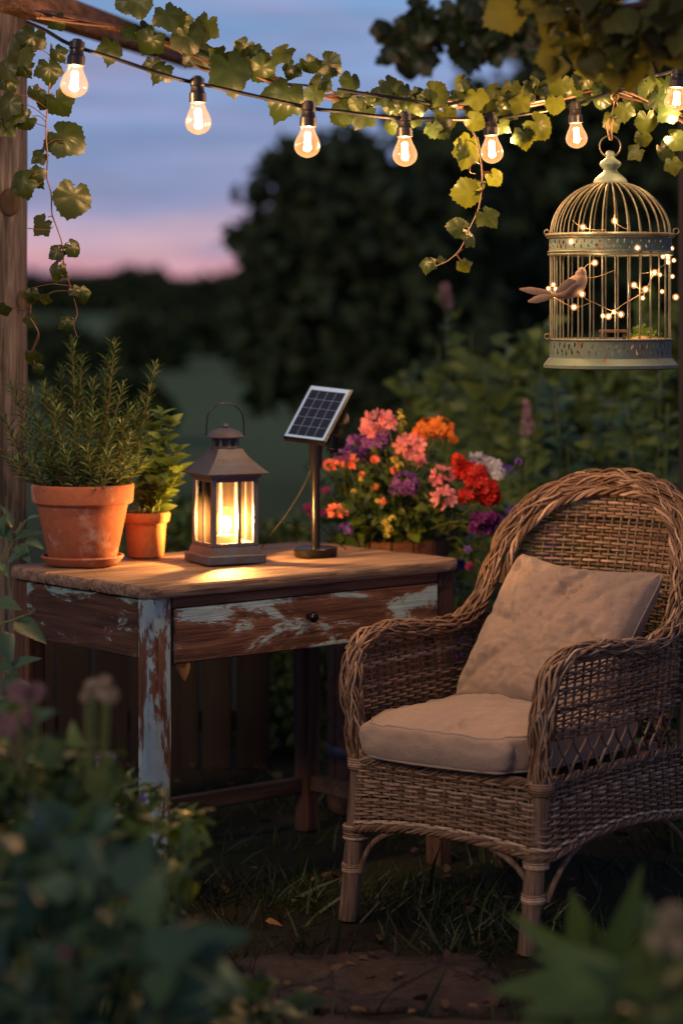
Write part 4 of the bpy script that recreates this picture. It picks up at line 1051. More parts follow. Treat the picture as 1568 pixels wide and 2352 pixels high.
# --- legs, braces and bindings
def cpole(pts, r0, r1, name='leg'):
    mb = MB(); sp = spline(pts, 8); n = len(sp); rad = np.linspace(r0, r1, n)*(1+.04*np.sin(np.arange(n)*1.3))
    mb.tube(sp, rad, 14); lg = mb.build(name, M['cane'], chair); return lg
def wrapr(c, r, n, mb, dz=.0052):
    for i in range(n): mb.torus((c[0], c[1], c[2]+(i-(n-1)/2)*dz), r+random.uniform(-.0008,.0012), .0034, 'z', 24, 6)
for sgn in (-1, 1):
    lg = cpole([(sgn*.238-.028,-.006,0),(sgn*.238-.013,.0,.18),(sgn*.238,.004,.345)], .0215, .0225)
    mb = MB()
    for z, n in ((.118,4),(.198,6),(.352,5)): mb = MB(); wrapr((sgn*.2385-.028*(1-z/.345),.002,z), .0255 if z > .15 else .0235, n, mb); mb.build('binding', M['wicker'], lg)
    # second thinner cane of the pair, up into the arm
    cpole([(sgn*.243,.006,.345),(sgn*.250,-.004,.45),(sgn*.258,.008,.57)], .014, .011, 'arm_support')
    cpole([(sgn*.239,.010,.165),(sgn*.225,.0,.19),(sgn*.18,-.014,.222)], .006, .006, 'brace') if False else None
    mb = MB(); mb.tube(spline([(sgn*.232,-.006,.110),(sgn*.215,-.010,.150),(sgn*.180,-.016,.190),(sgn*.12,-.024,.219),(sgn*.05,-.028,.228)], 8), .0068, 8); mb.build('brace', M['cane'], chair)
    mb = MB(); mb.tube(spline([(sgn*.244,.016,.110),(sgn*.252,.035,.150),(sgn*.258,.07,.190),(sgn*.262,.13,.219),(sgn*.264,.22,.228)], 8), .0068, 8); mb.build('brace', M['cane'], chair)
    mb = MB(); mb.tube(spline([(sgn*.268,.585,.110),(sgn*.266,.56,.150),(sgn*.264,.50,.195),(sgn*.264,.43,.222),(sgn*.264,.32,.230)], 8), .0068, 8); mb.build('brace', M['cane'], chair)
    lg = cpole([(sgn*.275,.640,0),(sgn*.267,.600,.18),(sgn*.262,.575,.345),(sgn*.268,.570,.50),(sgn*.282,.560,.63)], .0205, .014)
    mb = MB()
    for z, n, x, y in ((.145,4,.268,.608),(.22,5,.266,.593),(.355,5,.263,.574),(.50,3,.268,.570)): mb = MB(); wrapr((sgn*x, y, z), .022 if z < .4 else .018, n, mb); mb.build('binding', M['wicker'], lg)

# ------------------------------------------------------------------ cushions (in world coordinates via the chair frame)
sc0 = cw(0,.225,.384)
cu = thing('seat_cushion', tuple(sc0), 'thick beige linen seat cushion with piped edge on the wicker chair', 'cushion', rz=CA)
CC = [(math.cos(q_)*1.0, math.sin(q_)*1.0, math.cos(q_+.2)*.35, math.sin(q_+.2)*.35, random.choice((-1,-1,1))*random.uniform(.003,.007), random.uniform(.03,.07)) for q_ in [random.uniform(0,6.28) for _ in range(16)]]
def creases(a_, b_, lst):
    t_ = 0
    for x0, y0, x1, y1, am, wd in lst:
        dx, dy = x1-x0, y1-y0; l2 = dx*dx+dy*dy; u = max(0, min(1, ((a_-x0)*dx+(b_-y0)*dy)/l2))
        d = math.hypot(a_-x0-u*dx+.04*math.sin(u*6), b_-y0-u*dy); t_ += am*math.exp(-(d/wd)**2)*(1-u)**.7
    return t_
nu, nv_ = 170, 60; v = []; f = []
HX, HY = .236, .285
def cush(th, ph):
    k = 1/(abs(math.cos(th))**4.2+abs(math.sin(th))**4.2)**(1/4.2); cx, cy_ = math.cos(th)*k, math.sin(th)*k
    return cx, cy_
prof = []
for i in range(nv_+1):
    u = i/nv_
    if u < .22: r_, z_ = u/.22*.95, 0.0
    elif u < .52:
        w = (u-.22)/.30; a_ = -math.pi/2+w*math.pi; r_ = .955+.045*math.cos(a_); z_ = .037+.037*math.sin(a_)
    else:
        w = (u-.52)/.48; r_ = .955*(1-w); z_ = .074+.030*(1-(1-w)**2.2)
    prof.append((r_, z_))
for r_, z_ in prof:
    for k in range(nu):
        th = 2*math.pi*k/nu; cx, cy_ = cush(th, 0)
        bulge = 1+.012*math.sin(3*th+1)+.010*mnoise.noise(Vector((cx*4, cy_*4, z_*30)))
        x, y = cx*HX*r_*bulge, cy_*HY*r_*bulge
        if y < 0: y -= .022*(1-(x/HX)**2)*r_
        yf = y+.225+0*x; x *= 1+.20*min(1, max(0, (-.028-yf)/.03))
        cre = 1.5*creases(x/HX, y/HY, CC)*(1 if z_ > .02 else 0)
        wr = .0045*mnoise.noise(Vector((x*14, y*14, z_*20)))+.004*mnoise.noise(Vector((x*34, y*24, z_*50)))+.0035*mnoise.noise(Vector((th*13, 1, 2)))*math.exp(-((z_-.045)/.03)**2)
        dent = .006*(abs(mnoise.noise(Vector((x*11+y*5, y*9-x*4, 3))))-.2)*min(1, max(0,(z_-.08)/.01)) -.014*math.exp(-((x-.02)**2+(y-.12)**2)/.02) if z_ > .08 else 0
        v.append((x*(1+wr*1.2), y*(1+wr*1.2), z_+(wr+dent+cre*(.2 if z_ < .07 else 1) if z_ > .001 else 0)))
for i in range(nv_):
    for k in range(nu): k2 = (k+1)%nu; f.append((i*nu+k, i*nu+k2, (i+1)*nu+k2, (i+1)*nu+k))
mb = MB(); mb.add(v, f, .5); mb.build('cushion_cover', M['linen'], cu)
for iu in (int(.24*nv_), int(.52*nv_)):
    mb = MB(); ring = np.array([v[iu*nu+k] for k in range(nu)]+[v[iu*nu]]); c_ = ring.mean(axis=0); rr_ = c_+(ring-c_)*1.004
    mb.tube(rr_, .0025, 6, caps=False); mb.build('piping', M['piping'], cu)
# throw pillow
pb = cw(-.022,.33,.432); pl = thing('throw_pillow', tuple(pb), 'square beige linen pillow leaning in the back of the wicker chair', 'pillow', rz=CA)
CR = [(random.uniform(-1,1)*.95, random.choice((-1,1))*random.uniform(.75,1), random.uniform(-.5,.5), random.uniform(-.4,.4), random.choice((-1,1,-1))*random.uniform(.004,.008), random.uniform(.035,.07)) for _ in range(12)]
CR += [(sx_*.95, sy_*.95, sx_*.25+.1, sy_*.2, -.009, .06) for sx_ in (-1,1) for sy_ in (-1,1)] + [(-.97,.1,-.2,-.15,-.008,.05),(.97,-.2,.3,.1,-.007,.06)]
def creases(a_, b_, lst):
    t_ = 0
    for x0, y0, x1, y1, am, wd in lst:
        dx, dy = x1-x0, y1-y0; l2 = dx*dx+dy*dy; u = max(0, min(1, ((a_-x0)*dx+(b_-y0)*dy)/l2))
        d = math.hypot(a_-x0-u*dx+.04*math.sin(u*6), b_-y0-u*dy); t_ += am*math.exp(-(d/wd)**2)*(1-u)**.7
    return t_
n = 90; v = []; f = []; HS = .222; lean = R(35); roll = R(2.5)
for side in (1, -1):
    for j in range(n+1):
        for i in range(n+1):
            a_, b_ = 2*i/n-1, 2*j/n-1
            x = a_*HS*(1-.09*(1-b_*b_)) ; z = b_*HS*.93*(1-.085*(1-a_*a_))
            th = .088*max(0,((1-a_**2)*(1-b_**2)))**.36; z -= .022*(1-a_*a_)*max(0,b_)**3; cr_ = 1-.055*abs(a_*b_)**5; x *= cr_; z *= cr_
            wr = .014*mnoise.noise(Vector((a_*2.2+side, b_*2.2, 4)))+.010*(abs(mnoise.noise(Vector((a_*4+b_*2, b_*3-a_*2+side, 9))))-.25)+.004*mnoise.noise(Vector((a_*12, b_*14, 2)))
            fold = .006*math.sin((a_+b_)*9+2*mnoise.noise(Vector((a_*3,b_*3,0))))*max(0, abs(a_*b_)-.25)
            edge = min(1, (1-max(abs(a_), abs(b_)))*9)
            y = -side*(th+(wr+fold+(1.8*creases(a_, b_, CR) if side == 1 else 0))*edge)
            v.append((x, y, z))
m_ = (n+1)**2
for s_ in range(2):
    for j in range(n):
        for i in range(n):
            q = (s_*m_+j*(n+1)+i, s_*m_+j*(n+1)+i+1, s_*m_+(j+1)*(n+1)+i+1, s_*m_+(j+1)*(n+1)+i)
            f.append(q if s_ == 0 else q[::-1])
Mt = Matrix.Rotation(R(-6),3,'Z') @ Matrix.Rotation(-lean,3,'X') @ Matrix.Rotation(roll,3,'Y')
v = [tuple(Mt @ (Vector(q)+Vector((0,0,HS*.95)))+Vector((0,0,0))) for q in v]
mb = MB(); mb.add(v, f, .5); mb.build('pillow_cover', M['linen'], pl)
loop = [v[i] for i in range(n+1)]+[v[j*(n+1)+n] for j in range(1,n+1)]+[v[n*(n+1)+i] for i in range(n-1,-1,-1)]+[v[j*(n+1)] for j in range(n-1,-1,-1)]
mb = MB(); mb.tube(loop, .0022, 5, caps=False); mb.build('seam', M['piping'], pl)
# ------------------------------------------------------------------ string lights
strl = thing('string_lights', P(452,190,5.2), 'black cable of seven glowing pear-shaped bulbs strung across the vine', 'string lights')
cab = [(60,50,5.1),(105,70,5.1),(165,103,5.1),(280,140,5.12),(390,176,5.15),(480,197,5.2),(620,228,5.25),(725,250,5.28),(784,256,5.32),(849,265,5.36),(929,272,5.42),(1000,273,5.5),(1079,274,5.58),(1134,272,5.63),(1209,261,5.68),(1304,244,5.75),(1359,227,5.75),(1399,212,5.75),(1440,195,5.74),(1500,175,5.6),(1556,160,5.45),(1640,130,5.4)]
cp = spline([P(*q) for q in cab], 8)
mb = MB(); mb.tube(cp, .0043, 8); mb.build('cable', M['cable'], strl)
cab2 = [(775,205,5.34),(830,214,5.36),(930,228,5.42),(1000,240,5.5),(1072,234,5.6)]
mb = MB(); mb.tube(spline([P(*q) for q in cab2], 8), .0040, 8); mb.build('cable', M['cable'], strl)
def bulb(x, yt, yb, D, tilt=0, w=60):
    q = P(x, yt, D); k = D/F; H = (yb-yt)*k; sh = H*.425
    Mr = Matrix.Rotation(tilt, 3, 'Y')
    def put(mb): mb.v = [a @ np.array(Mr).T + np.array(q) for a in mb.v]; return mb
    rs = w*k*.30
    mb = MB(); mb.lathe([(rs*.55,.001),(rs*.9,0),(rs*.95,-sh*.28),(rs*.82,-sh*.34),(rs*.9,-sh*.55),(rs*1.08,-sh*.62),(rs*1.10,-sh),(rs*.9,-sh*1.02),(rs*.7,-sh*.95)], (0,0,0), 24)
    mb.lathe([(rs*.3,.006),(rs*.6,.004),(rs*.62,-.004)], (0,0,0), 16)
    so = put(mb).build('bulb_socket', M['socket'], strl)
    g = H-sh; R0 = w*k/2; pr = []
    for t_, r_ in ((0,.50),(.08,.52),(.2,.62),(.35,.80),(.5,.95),(.62,1.0),(.75,.95),(.86,.78),(.94,.52),(.985,.22),(1,.005)): pr.append((R0*r_, -sh*.98-g*t_*1.0))
    mb = MB(); mb.lathe(pr, (0,0,0), 32, cap=False); gb = put(mb).build('bulb_glass', M['bulb'], strl)
    mb = MB()
    vx = random.uniform(.8,1.25)
    for dx, dy in ((-.16*vx,.05),(.16,-.03),(.04,.14),(-.03,-.12)):
        mb.tube([(dx*R0*1.2, dy*R0, -sh-g*.20),(dx*R0*1.5, dy*R0, -sh-g*.70)], R0*.055, 6)
    put(mb).build('filament', M['filament'], gb)
    c_ = Mr @ Vector((0,0,-sh-g*.5))+q
    lamp('bulb_light', c_, 10, WARM, R0*.35, strl)
for b in ((178,95,226,5.1,R(4),64),(453,180,311,5.18,R(-1.5),60),(709,237,364,5.27,R(2),60),(928,262,384,5.42,R(-1),57),(1126,262,377,5.62,R(-2),53),(1319,238,342,5.75,R(-3),50),(1556,160,256,5.45,R(3),56)): bulb(*b)
mb = MB(); q = P(1437,192,5.735); mb.ball(q, .0165, 14, 10, (1.0,.8,.75)); mb.tube([P(1420,203,5.73), P(1410,214,5.73)], .007, 8); mb.build('plug', M['cable'], strl)

# ------------------------------------------------------------------ the climbing vine
vine = thing('climbing_vine', P(400,120,5.5), 'leafy climbing vine trained along the beam and light string across the top', 'vine')
st, lv = MB(), MB()
main = [(90,30,5.3),(200,60,5.45),(320,78,5.5),(400,105,5.5),(470,150,5.5),(560,172,5.5),(640,190,5.5),(720,208,5.5),(800,222,5.5),(900,232,5.52),(1000,236,5.6),(1100,230,5.7),(1200,238,5.75),(1300,225,5.8),(1400,205,5.85),(1480,230,5.8),(1568,270,5.7)]
for k in range(4):
    st.tube(spline([P(x+random.uniform(-10,10), y+random.uniform(-12,14), D+random.uniform(-.05,.05)) for x, y, D in main], 8), random.uniform(.002,.0042), 6)
st.tube(spline([P(95,30,5.55), P(180,45,5.6), P(300,75,5.65), P(430,118,5.7), P(540,160,5.7), P(640,185,5.65)], 8), .009, 8)
def leaf(x, y, s_, D=5.42, rot=None, tm=None, batch=None, tilt=None, stalk=None, tint=None):
    """one vine leaf about s_ photo units across, its petiole hanging from `stalk`"""
    b = batch or lv; k = D/F; c_ = P(x, y, D)
    a_ = random.uniform(-2.6,-.5) if rot is None else rot           # tip direction in the picture-facing plane: mostly downwards
    T = Vector((math.cos(a_), random.uniform(-.35,.35), math.sin(a_))).normalized()
    N = Vector((random.gauss(0,.38), -1, random.gauss(.15,.38))) if tilt is None else Vector(tilt)
    S = s_*k*1.12
    b.scatter(tm or random.choice(IVY), [c_-T*S*.42], [T], [N], S, tint)
    if stalk is not None: st.tube(spline([stalk, (Vector(stalk)+c_-T*S*.4)/2+Vector((0,0,.006)), c_-T*S*.36], 4), .0010, 4)
BIG = [(30,112,62),(75,88,64),(15,160,40),(135,52,40),(258,112,62,),(328,75,52),(385,38,62),(320,10,50),(290,5,46),(430,85,74),(474,62,78),(452,125,60),(370,158,58),(352,150,44),(530,165,86),(580,138,76),(648,122,56),
       (655,222,84),(720,218,42),(670,160,44),(710,150,48),(755,148,52),(735,192,50),(782,262,50),(300,72,46),(345,95,60),(410,50,56),(505,130,50),(600,160,56),(560,110,40),(545,185,46)]
for q in BIG: leaf(q[0], q[1], q[2]*random.uniform(1.0,1.3), D=5.46+random.uniform(-.06,.05))
for x, y, s_ in ((52,155,46),(20,187,46),(804,187,44),(799,255,54),(834,265,62),(874,220,48),(892,195,44),(897,240,40),(896,292,34),(926,205,40),(914,247,44),(999,215,56),(981,230,44),(956,245,44),(1009,295,58),(1024,270,48),(994,295,42),
                 (1056,215,46),(1094,225,52),(1089,250,46),(1129,245,52),(1134,207,44),(1166,235,48),(1174,205,44),(1194,237,48),(1211,215,44),(1224,195,42),(1239,290,60),(1204,315,54),(1254,200,40),(1284,195,46),(1314,200,44),(1154,290,38),(1089,280,42),(1274,240,40),
                 (1434,255,46),(1404,275,50),(1484,280,48),(1524,350,54),(1554,320,50),(1509,230,52),(1534,260,50),(1459,350,40),(1529,195,44),(1490,200,50),(1340,180,46),(1380,165,50),(1420,150,50),(1060,190,36),(840,235,40),(950,275,36),(1475,320,36),(1545,380,40)):
    leaf(x, y, s_*1.12, D=5.6+random.uniform(-.12,.06) if x > 1000 else 5.48)
for t_ in np.linspace(0.02,.98,70):
    q = along(spline([P(*m_) for m_ in main],8), np.array([t_]))[0]; 
    x_ = q[0]/q[1]*F+784; y_ = HOR-(q[2]-CAMZ)/q[1]*F
    if x_ < 800 or random.random() < .35: continue
    leaf(x_+random.uniform(-20,20), y_+random.uniform(-24,24), random.uniform(26,54), D=q[1]+random.uniform(-.1,.1))
st.build('stem', M['stem_red'], vine); lv.build('foliage', M['vine_leaf'], vine)

def strand(name, label, pts, leaves, D, r0=.0022, side=()):
    global st, lv
    r = thing(name, P(pts[0][0], pts[0][1], D), label, 'vine'); st, lv = MB(), MB()
    sp = spline([P(x, y, D+d) for x, y, d in pts], 8); st.tube(sp, np.linspace(r0, r0*.45, len(sp)), 6)
    for s_ in side: st.tube(spline([P(x, y, D) for x, y in s_], 6), .0011, 5)
    for q in leaves:
        c_ = np.array(P(q[0], q[1], D)); j = int(np.argmin(np.linalg.norm(sp-c_, axis=1)))
        leaf(q[0], q[1], q[2]*1.15, D=D+random.uniform(-.02,.02), rot=(R(q[3]) if len(q) > 3 else None), stalk=Vector(sp[j]))
    st.build('stem', M['stem_red'], r); lv.build('foliage', M['vine_leaf'], r)
strand('hanging_vine', 'long vine shoot dangling beside the left timber post down to the rosemary',
       [(118,100,0),(118,160,0),(112,220,0),(106,300,0),(110,360,0),(108,405,.01),(118,445,.01),(120,490,.01),(132,525,.01),(143,560,.01),(147,600,.01),(157,640,.01),(170,685,.01),(178,720,.01),(170,745,0),(178,775,0)],
       [(132,122,40),(115,160,60,-80),(78,215,40),(137,238,62,-60),(102,232,44,-120),(30,262,62),(58,278,44),(150,315,80,-30),(125,330,50,-160),(92,360,40),(50,420,66,-150),(78,405,50,-60),(167,456,76,-100),(97,517,52,-130),(170,570,38,-50),(132,580,38,-150),(130,620,44,-110),
        (72,680,38),(105,687,28,-20),(190,677,38,-70),(172,667,28),(152,740,34,-150),(20,240,60),(15,290,50),(60,130,50)], 5.4,
       side=([(108,405),(95,420),(80,433)],[(120,443),(133,444)],[(122,520),(110,528),(64,524)],[(146,566),(158,566)],[(148,635),(140,632)],[(70,730),(82,750),(90,775),(72,810)]))
strand('hanging_vine', 'short vine shoot with small lime leaves hanging to the left of the fifth bulb',
       [(1095,262,0),(1075,285,0),(1090,310,0),(1098,345,0),(1106,385,0),(1106,430,0),(1098,480,0),(1078,525,0),(1058,570,0),(1030,598,0),(1000,612,0)],
       [(1076,330,54,-110),(1072,352,62,-100),(1136,408,36,-50),(1108,428,24),(1072,443,60,-170),(1118,498,54,-50),(1052,522,46,170),(1079,545,42,-40),(982,606,36,-110),(1064,612,34,-60),(1012,598,20,100)], 5.55, .003,
       side=([(1102,390),(1120,398),(1130,404)],[(1106,380),(1085,372),(1078,395),(1092,400)],[(1062,572),(1050,585),(1062,604)]))
strand('hanging_vine', 'wisp of dry vine with few leaves clinging to the post foot above the pots',
       [(72,690,0),(72,730,0),(88,760,0),(82,785,0),(70,815,0)], [(76,825,40,-60),(70,735,30,-90),(88,848,26,-60),(8,712,34,0)], 5.75, .0018)

# ------------------------------------------------------------------ birdcage
CD = 5.6; kk = CD/F
def cz(cy_): return CAMZ-(263.9+cy_*.25645-HOR)*kk
cx0 = P(1168.5+905*.25645, 700, CD).x
cage = thing('birdcage', (cx0, CD, cz(2280)), 'domed vintage birdcage of pale painted wire hanging from the vine, lit by fairy lights', 'birdcage')
RB = .1385
def rg(mb, pr, n=72, **k): mb.lathe([(r_, z) for r_, z in pr], (cx0, CD, 0), n, **k); return mb
z0, z1 = cz(2180), cz(2010)
rg(MB(), [(.02,cz(2270)),(.150,cz(2272)),(.1545,cz(2262)),(.1545,cz(2235)),(.1500,cz(2215)),(.1455,cz(2190)),(.143,cz(2178)),(.139,cz(2178)),(.136,cz(2200)),(.02,cz(2200))], cap=False).build('base_tray', M['cageband'], cage)
def band(za, zb, r_, seed, name):
    """pierced metal band: holes are left out of the sheet"""
    n, m = 300, 20; rd = random.Random(seed); holes = []
    for i in range(46):
        a_ = 2*math.pi*i/46+rd.uniform(-.03,.03); zc = rd.uniform(.3,.7); tl = rd.uniform(-1,1)
        holes.append((a_, .28+.1*rd.random(), .010+.010*rd.random(), .16, 1)); holes.append((a_+.06, .62+.12*rd.random(), .012+.012*rd.random(), .15, -1))
    v = []; f = []
    for rr_ in (r_, r_-.002):
        for j in range(m+1):
            for i in range(n): a_ = 2*math.pi*i/n; v.append((cx0+rr_*math.cos(a_), CD+rr_*math.sin(a_), za+(zb-za)*j/m))
    L = n*(m+1)
    for j in range(m):
        tt = (j+.5)/m
        for i in range(n):
            a_ = 2*math.pi*(i+.5)/n; hole = False
            for ha, hz, wa, wz, sg in holes:
                da = (a_-ha+math.pi)%(2*math.pi)-math.pi; dz = tt-hz
                if abs(da) < .08 and ((da+sg*dz*.06)/wa)**2+(dz/wz)**2 < 1: hole = True; break
            if hole: continue
            i2 = (i+1)%n; q = (j*n+i, j*n+i2, (j+1)*n+i2, (j+1)*n+i); f.append(q); f.append(tuple(L+k for k in q[::-1]))
    mb = MB(); mb.add(v, f, .5); mb.torus((cx0,CD,za), r_-.001, .0022, 'z', 90, 6); mb.torus((cx0,CD,zb), r_-.001, .0022, 'z', 90, 6)
    return mb.build(name, M['cageband'], cage)
band(z0, z1, .1405, 3, 'lower_band'); band(cz(1225), cz(1105), .1415, 8, 'upper_band')
mb = MB()
for z, r_, t_ in ((cz(1078),.1475,.0038),(cz(1100),.1445,.0026),(cz(1252),.1425,.0030),(cz(1228),.1435,.0022),(cz(2010),.1415,.0025)): mb.torus((cx0,CD,z), r_, t_, 'z', 90, 8)
mb.build('hoop', M['cage'], cage)
nb = 30
for i in range(nb):
    a_ = 2*math.pi*(i+.35)/nb; c_, s_ = math.cos(a_), math.sin(a_)
    mb = MB(); j1 = random.uniform(-.0012,.0012); mb.tube([(cx0+RB*c_, CD+RB*s_, cz(2015)), (cx0+(RB+j1)*c_, CD+(RB+j1)*s_, (cz(2015)+cz(1250))/2), (cx0+RB*c_, CD+RB*s_, cz(1100))], .0019, 6)
    mb.build('bar', M['cage'], cage)
    mb = MB(); pts_ = []
    for u in np.linspace(0, 1, 16):
        ph = u*math.pi/2*.93; pts_.append((cx0+RB*math.cos(ph)*c_, CD+RB*math.cos(ph)*s_, cz(1075)+(cz(600)-cz(1075))*math.sin(ph)/math.sin(math.pi/2*.93)))
    mb.tube(pts_, .0018, 6); mb.build('dome_wire', M['cage'], cage)
fk = .25645*kk
rg(MB(), [(.004,cz(612)),(150*fk,cz(613)),(152*fk,cz(600)),(140*fk,cz(575)),(110*fk,cz(545)),(75*fk,cz(520)),(60*fk,cz(500)),(64*fk,cz(484)),(90*fk,cz(460)),(97*fk,cz(440)),(88*fk,cz(420)),(60*fk,cz(402)),(44*fk,cz(388)),(38*fk,cz(375)),(44*fk,cz(350)),(36*fk,cz(330)),(15*fk,cz(318)),(.0003,cz(316))], 40).build('finial', M['cageband'], cage)
mb = MB(); mb.torus((cx0+.0, CD, cz(282)), .0245, .0021, 'y', 48, 8); mb.build('hanging_ring', M['cage'], cage)
mb = MB()
for i, (x, cyy, rr_) in enumerate(((cx0-.149,1055,.0055),(cx0+.150,1045,.0065),(cx0-.148,1985,.006))): mb.torus((x, CD-.02, cz(cyy)), rr_, .0018, 'y', 20, 6)
mb.build('loop', M['cage'], cage)
mb = MB(); tp = P(1412,222,5.73); rb = (cx0+.001, CD-.0, cz(282)+.0245)
for s_ in (-1,1): mb.tube(spline([tp, Vector(tp)+Vector((s_*.006,-.01,-.03)), (rb[0]+s_*.005, CD+.02, rb[2]+.03), (rb[0]+s_*.003, CD-.003, rb[2]-.006), (rb[0], CD-.005, rb[2]-.008)], 8), .0024, 6)
mb.torus((tp.x, tp.y, tp.z), .008, .003, 'y', 20, 6); mb.tube(spline([tp, Vector(tp)+Vector((-.01,-.005,-.016)), Vector(tp)+Vector((-.02,-.006,-.012))],5), .002, 5)
solo(mb, 'twine_loop', M['jute'], 'loop of rough brown twine tied to the cable, holding up the birdcage', 'twine', tp)

# things inside the cage
fz = cz(2178)-.003
q = (cx0+.012, CD-.05, fz); r = thing('miniature_bench', q, 'tiny wooden bench on the floor of the birdcage', 'bench')
bt = cz(1935)
mb = MB(); mb.box((q[0]-.012, q[1], bt), (.062,.022,.007), bev=.001); mb.build('seat', M['rail'], r)
for sx_ in (-1,1):
    mb = MB(); mb.box((q[0]-.012+sx_*.026, q[1], (bt+fz)/2-.003), (.006,.018,bt-fz-.007)); mb.build('leg', M['rail'], r)
q = (cx0+.075, CD-.035, fz); r = thing('moss_cushion', q, 'clump of lime moss and succulents beside the tiny bench in the birdcage', 'moss')
mb = MB(); 
for i in range(420):
    u = unit(1, 0)[0]; mb.scatter(ROUNDL, [np.array(q)+u*np.array((.050,.04,.074))*random.uniform(.75,1.05)], [u], jit((0,0,1),1,.5), random.uniform(.006,.011))
mb.build('foliage', M['leaf_lime'], r)
mb = MB(); mb.lathe([(.01,0),(.040,0),(.043,.048),(.02,.055)], q, 20); mb.build('basket', M['jute'], r)

# ------------------------------------------------------------------ felt bird on the cage
def C8(cx_, cy_, dy=0.0):                     # photo crop coordinates of the cage, dy metres in front of its axis
    return P(1168.5+cx_*.25645, 263.9+cy_*.25645, CD-dy)
bq = C8(580,1560,.165)
bird = thing('decorative_bird', bq, 'small brown felt bird with long forked tail clipped to the outside of the cage', 'bird')
ax = [(370,1605,.155,6),(430,1600,.16,42),(490,1585,.165,68),(550,1560,.168,82),(600,1520,.168,84),(632,1470,.168,68),(640,1435,.168,50),(642,1405,.168,46),(636,1382,.168,32),(628,1372,.168,8)]
mb = MB(); mb.tube(spline([C8(a_, b_, d) for a_, b_, d, _ in ax], 5), np.interp(np.linspace(0,len(ax)-1,5*(len(ax)-1)+1), range(len(ax)), [w*fk*1.18 for *_, w in ax]), 18, flat=.85)
mb.build('body', M['bird'], bird)
mb = MB()
def fin(pts, wmax, y, thick=.004):
    b2 = MB(); n = len(pts); rr_ = [wmax*fk*max(.12, math.sin(math.pi*(.08+.84*i/(n-1)))) for i in range(n)]
    sp = [C8(a_, b_, y) for a_, b_ in pts]; b2.tube(spline(sp,4), np.interp(np.linspace(0,n-1,4*(n-1)+1), range(n), rr_)*.22, 10, flat=4.5); return b2
fin([(400,1610),(300,1590),(190,1572),(92,1560)], 36, .158).build('tail_feather', M['bird'], bird)
fin([(400,1625),(320,1635),(240,1655),(168,1672)], 38, .160).build('tail_feather', M['bird'], bird)
fin([(600,1490),(540,1500),(480,1545),(420,1590)], 40, .215).build('wing', M['bird'], bird)
mb = MB(); mb.tube([C8(664,1408,.168), C8(686,1418,.168)], [.003,.0006], 8); mb.build('beak', M['black'], bird)
mb = MB(); mb.ball(C8(650,1396,.180), .0018, 8, 6); mb.build('eye', M['black'], bird)

# ------------------------------------------------------------------ fairy lights
def front(cx_): 
    x = (cx_-905)*fk; return math.sqrt(max(0, (RB+.006)**2-x*x))
fairy = thing('fairy_lights', C8(930,1750,.14), 'thin wire of tiny warm lights wound round the bars of the birdcage', 'fairy lights')
wires = [[(395,1520),(350,1555),(370,1612),(430,1650),(500,1690),(580,1722),(650,1712),(720,1683),(740,1672),(830,1715),(930,1752),(1030,1690),(1150,1620),(1220,1562),(1260,1490),(1300,1412),(1350,1370),(1400,1325),(1455,1195)],
         [(652,1605),(690,1650),(740,1672)],[(560,1470),(690,1455),(750,1457),(850,1428),(945,1390)],[(565,940),(600,975),(660,1005),(760,1030),(870,1030)],[(940,890),(943,950),(1000,1000),(1080,1033)],
         [(1190,1420),(1240,1413),(1300,1412),(1347,1432),(1440,1447)],[(1117,1525),(1170,1560),(1220,1562),(1195,1640)],[(838,1800),(888,1805),(937,1765),(1000,1787)],[(600,1470),(640,1440),(690,1350),(765,1325)]]
mb = MB()
for w in wires: mb.tube(spline([C8(a_, b_, front(a_)) for a_, b_ in w], 5), .0007, 5)
mb.build('wire', M['jute'], fairy)
leds = [(660,1005),(943,950),(553,1135),(1147,1192),(765,1325),(1455,1195),(1375,1270),(1418,1275),(1420,1320),(1473,1303),(1300,1412),(1347,1432),(1460,1447),(1117,1525),(1220,1562),(1367,1582),(1490,1632),(1195,1640),(652,1605),(370,1612),(350,1555),(395,1520),(415,1560),(580,1722),(838,1800),(888,1805),(937,1765),(1000,1787)]
bigl = {0,1,2,3,4,10,13,14,16,18,19,23,25,27}
for i, (a_, b_) in enumerate(leds):
    q = C8(a_, b_, front(a_)+.004); 
    if i in (18,): q = C8(a_, b_, .19)
    mb = MB(); mb.ball(q, .0030 if i in bigl else .0023, 10, 7, (1,1,1.2)); led = mb.build('led', M['led'], fairy)
    mb = MB(); mb.ball(q, .0080 if i in bigl else .0058, 14, 10); mb.build('halo_shell', M['led_halo'], led)  # added glowing shell that stands in for the light's halo
for a_, b_ in ((370,1600),(660,1000),(943,950),(930,1790),(1300,1420),(1430,1290),(1150,1560),(765,1325)):
    lamp('led_light', C8(a_, b_, front(a_)+.016), .16, (1,.62,.32), .006, fairy)

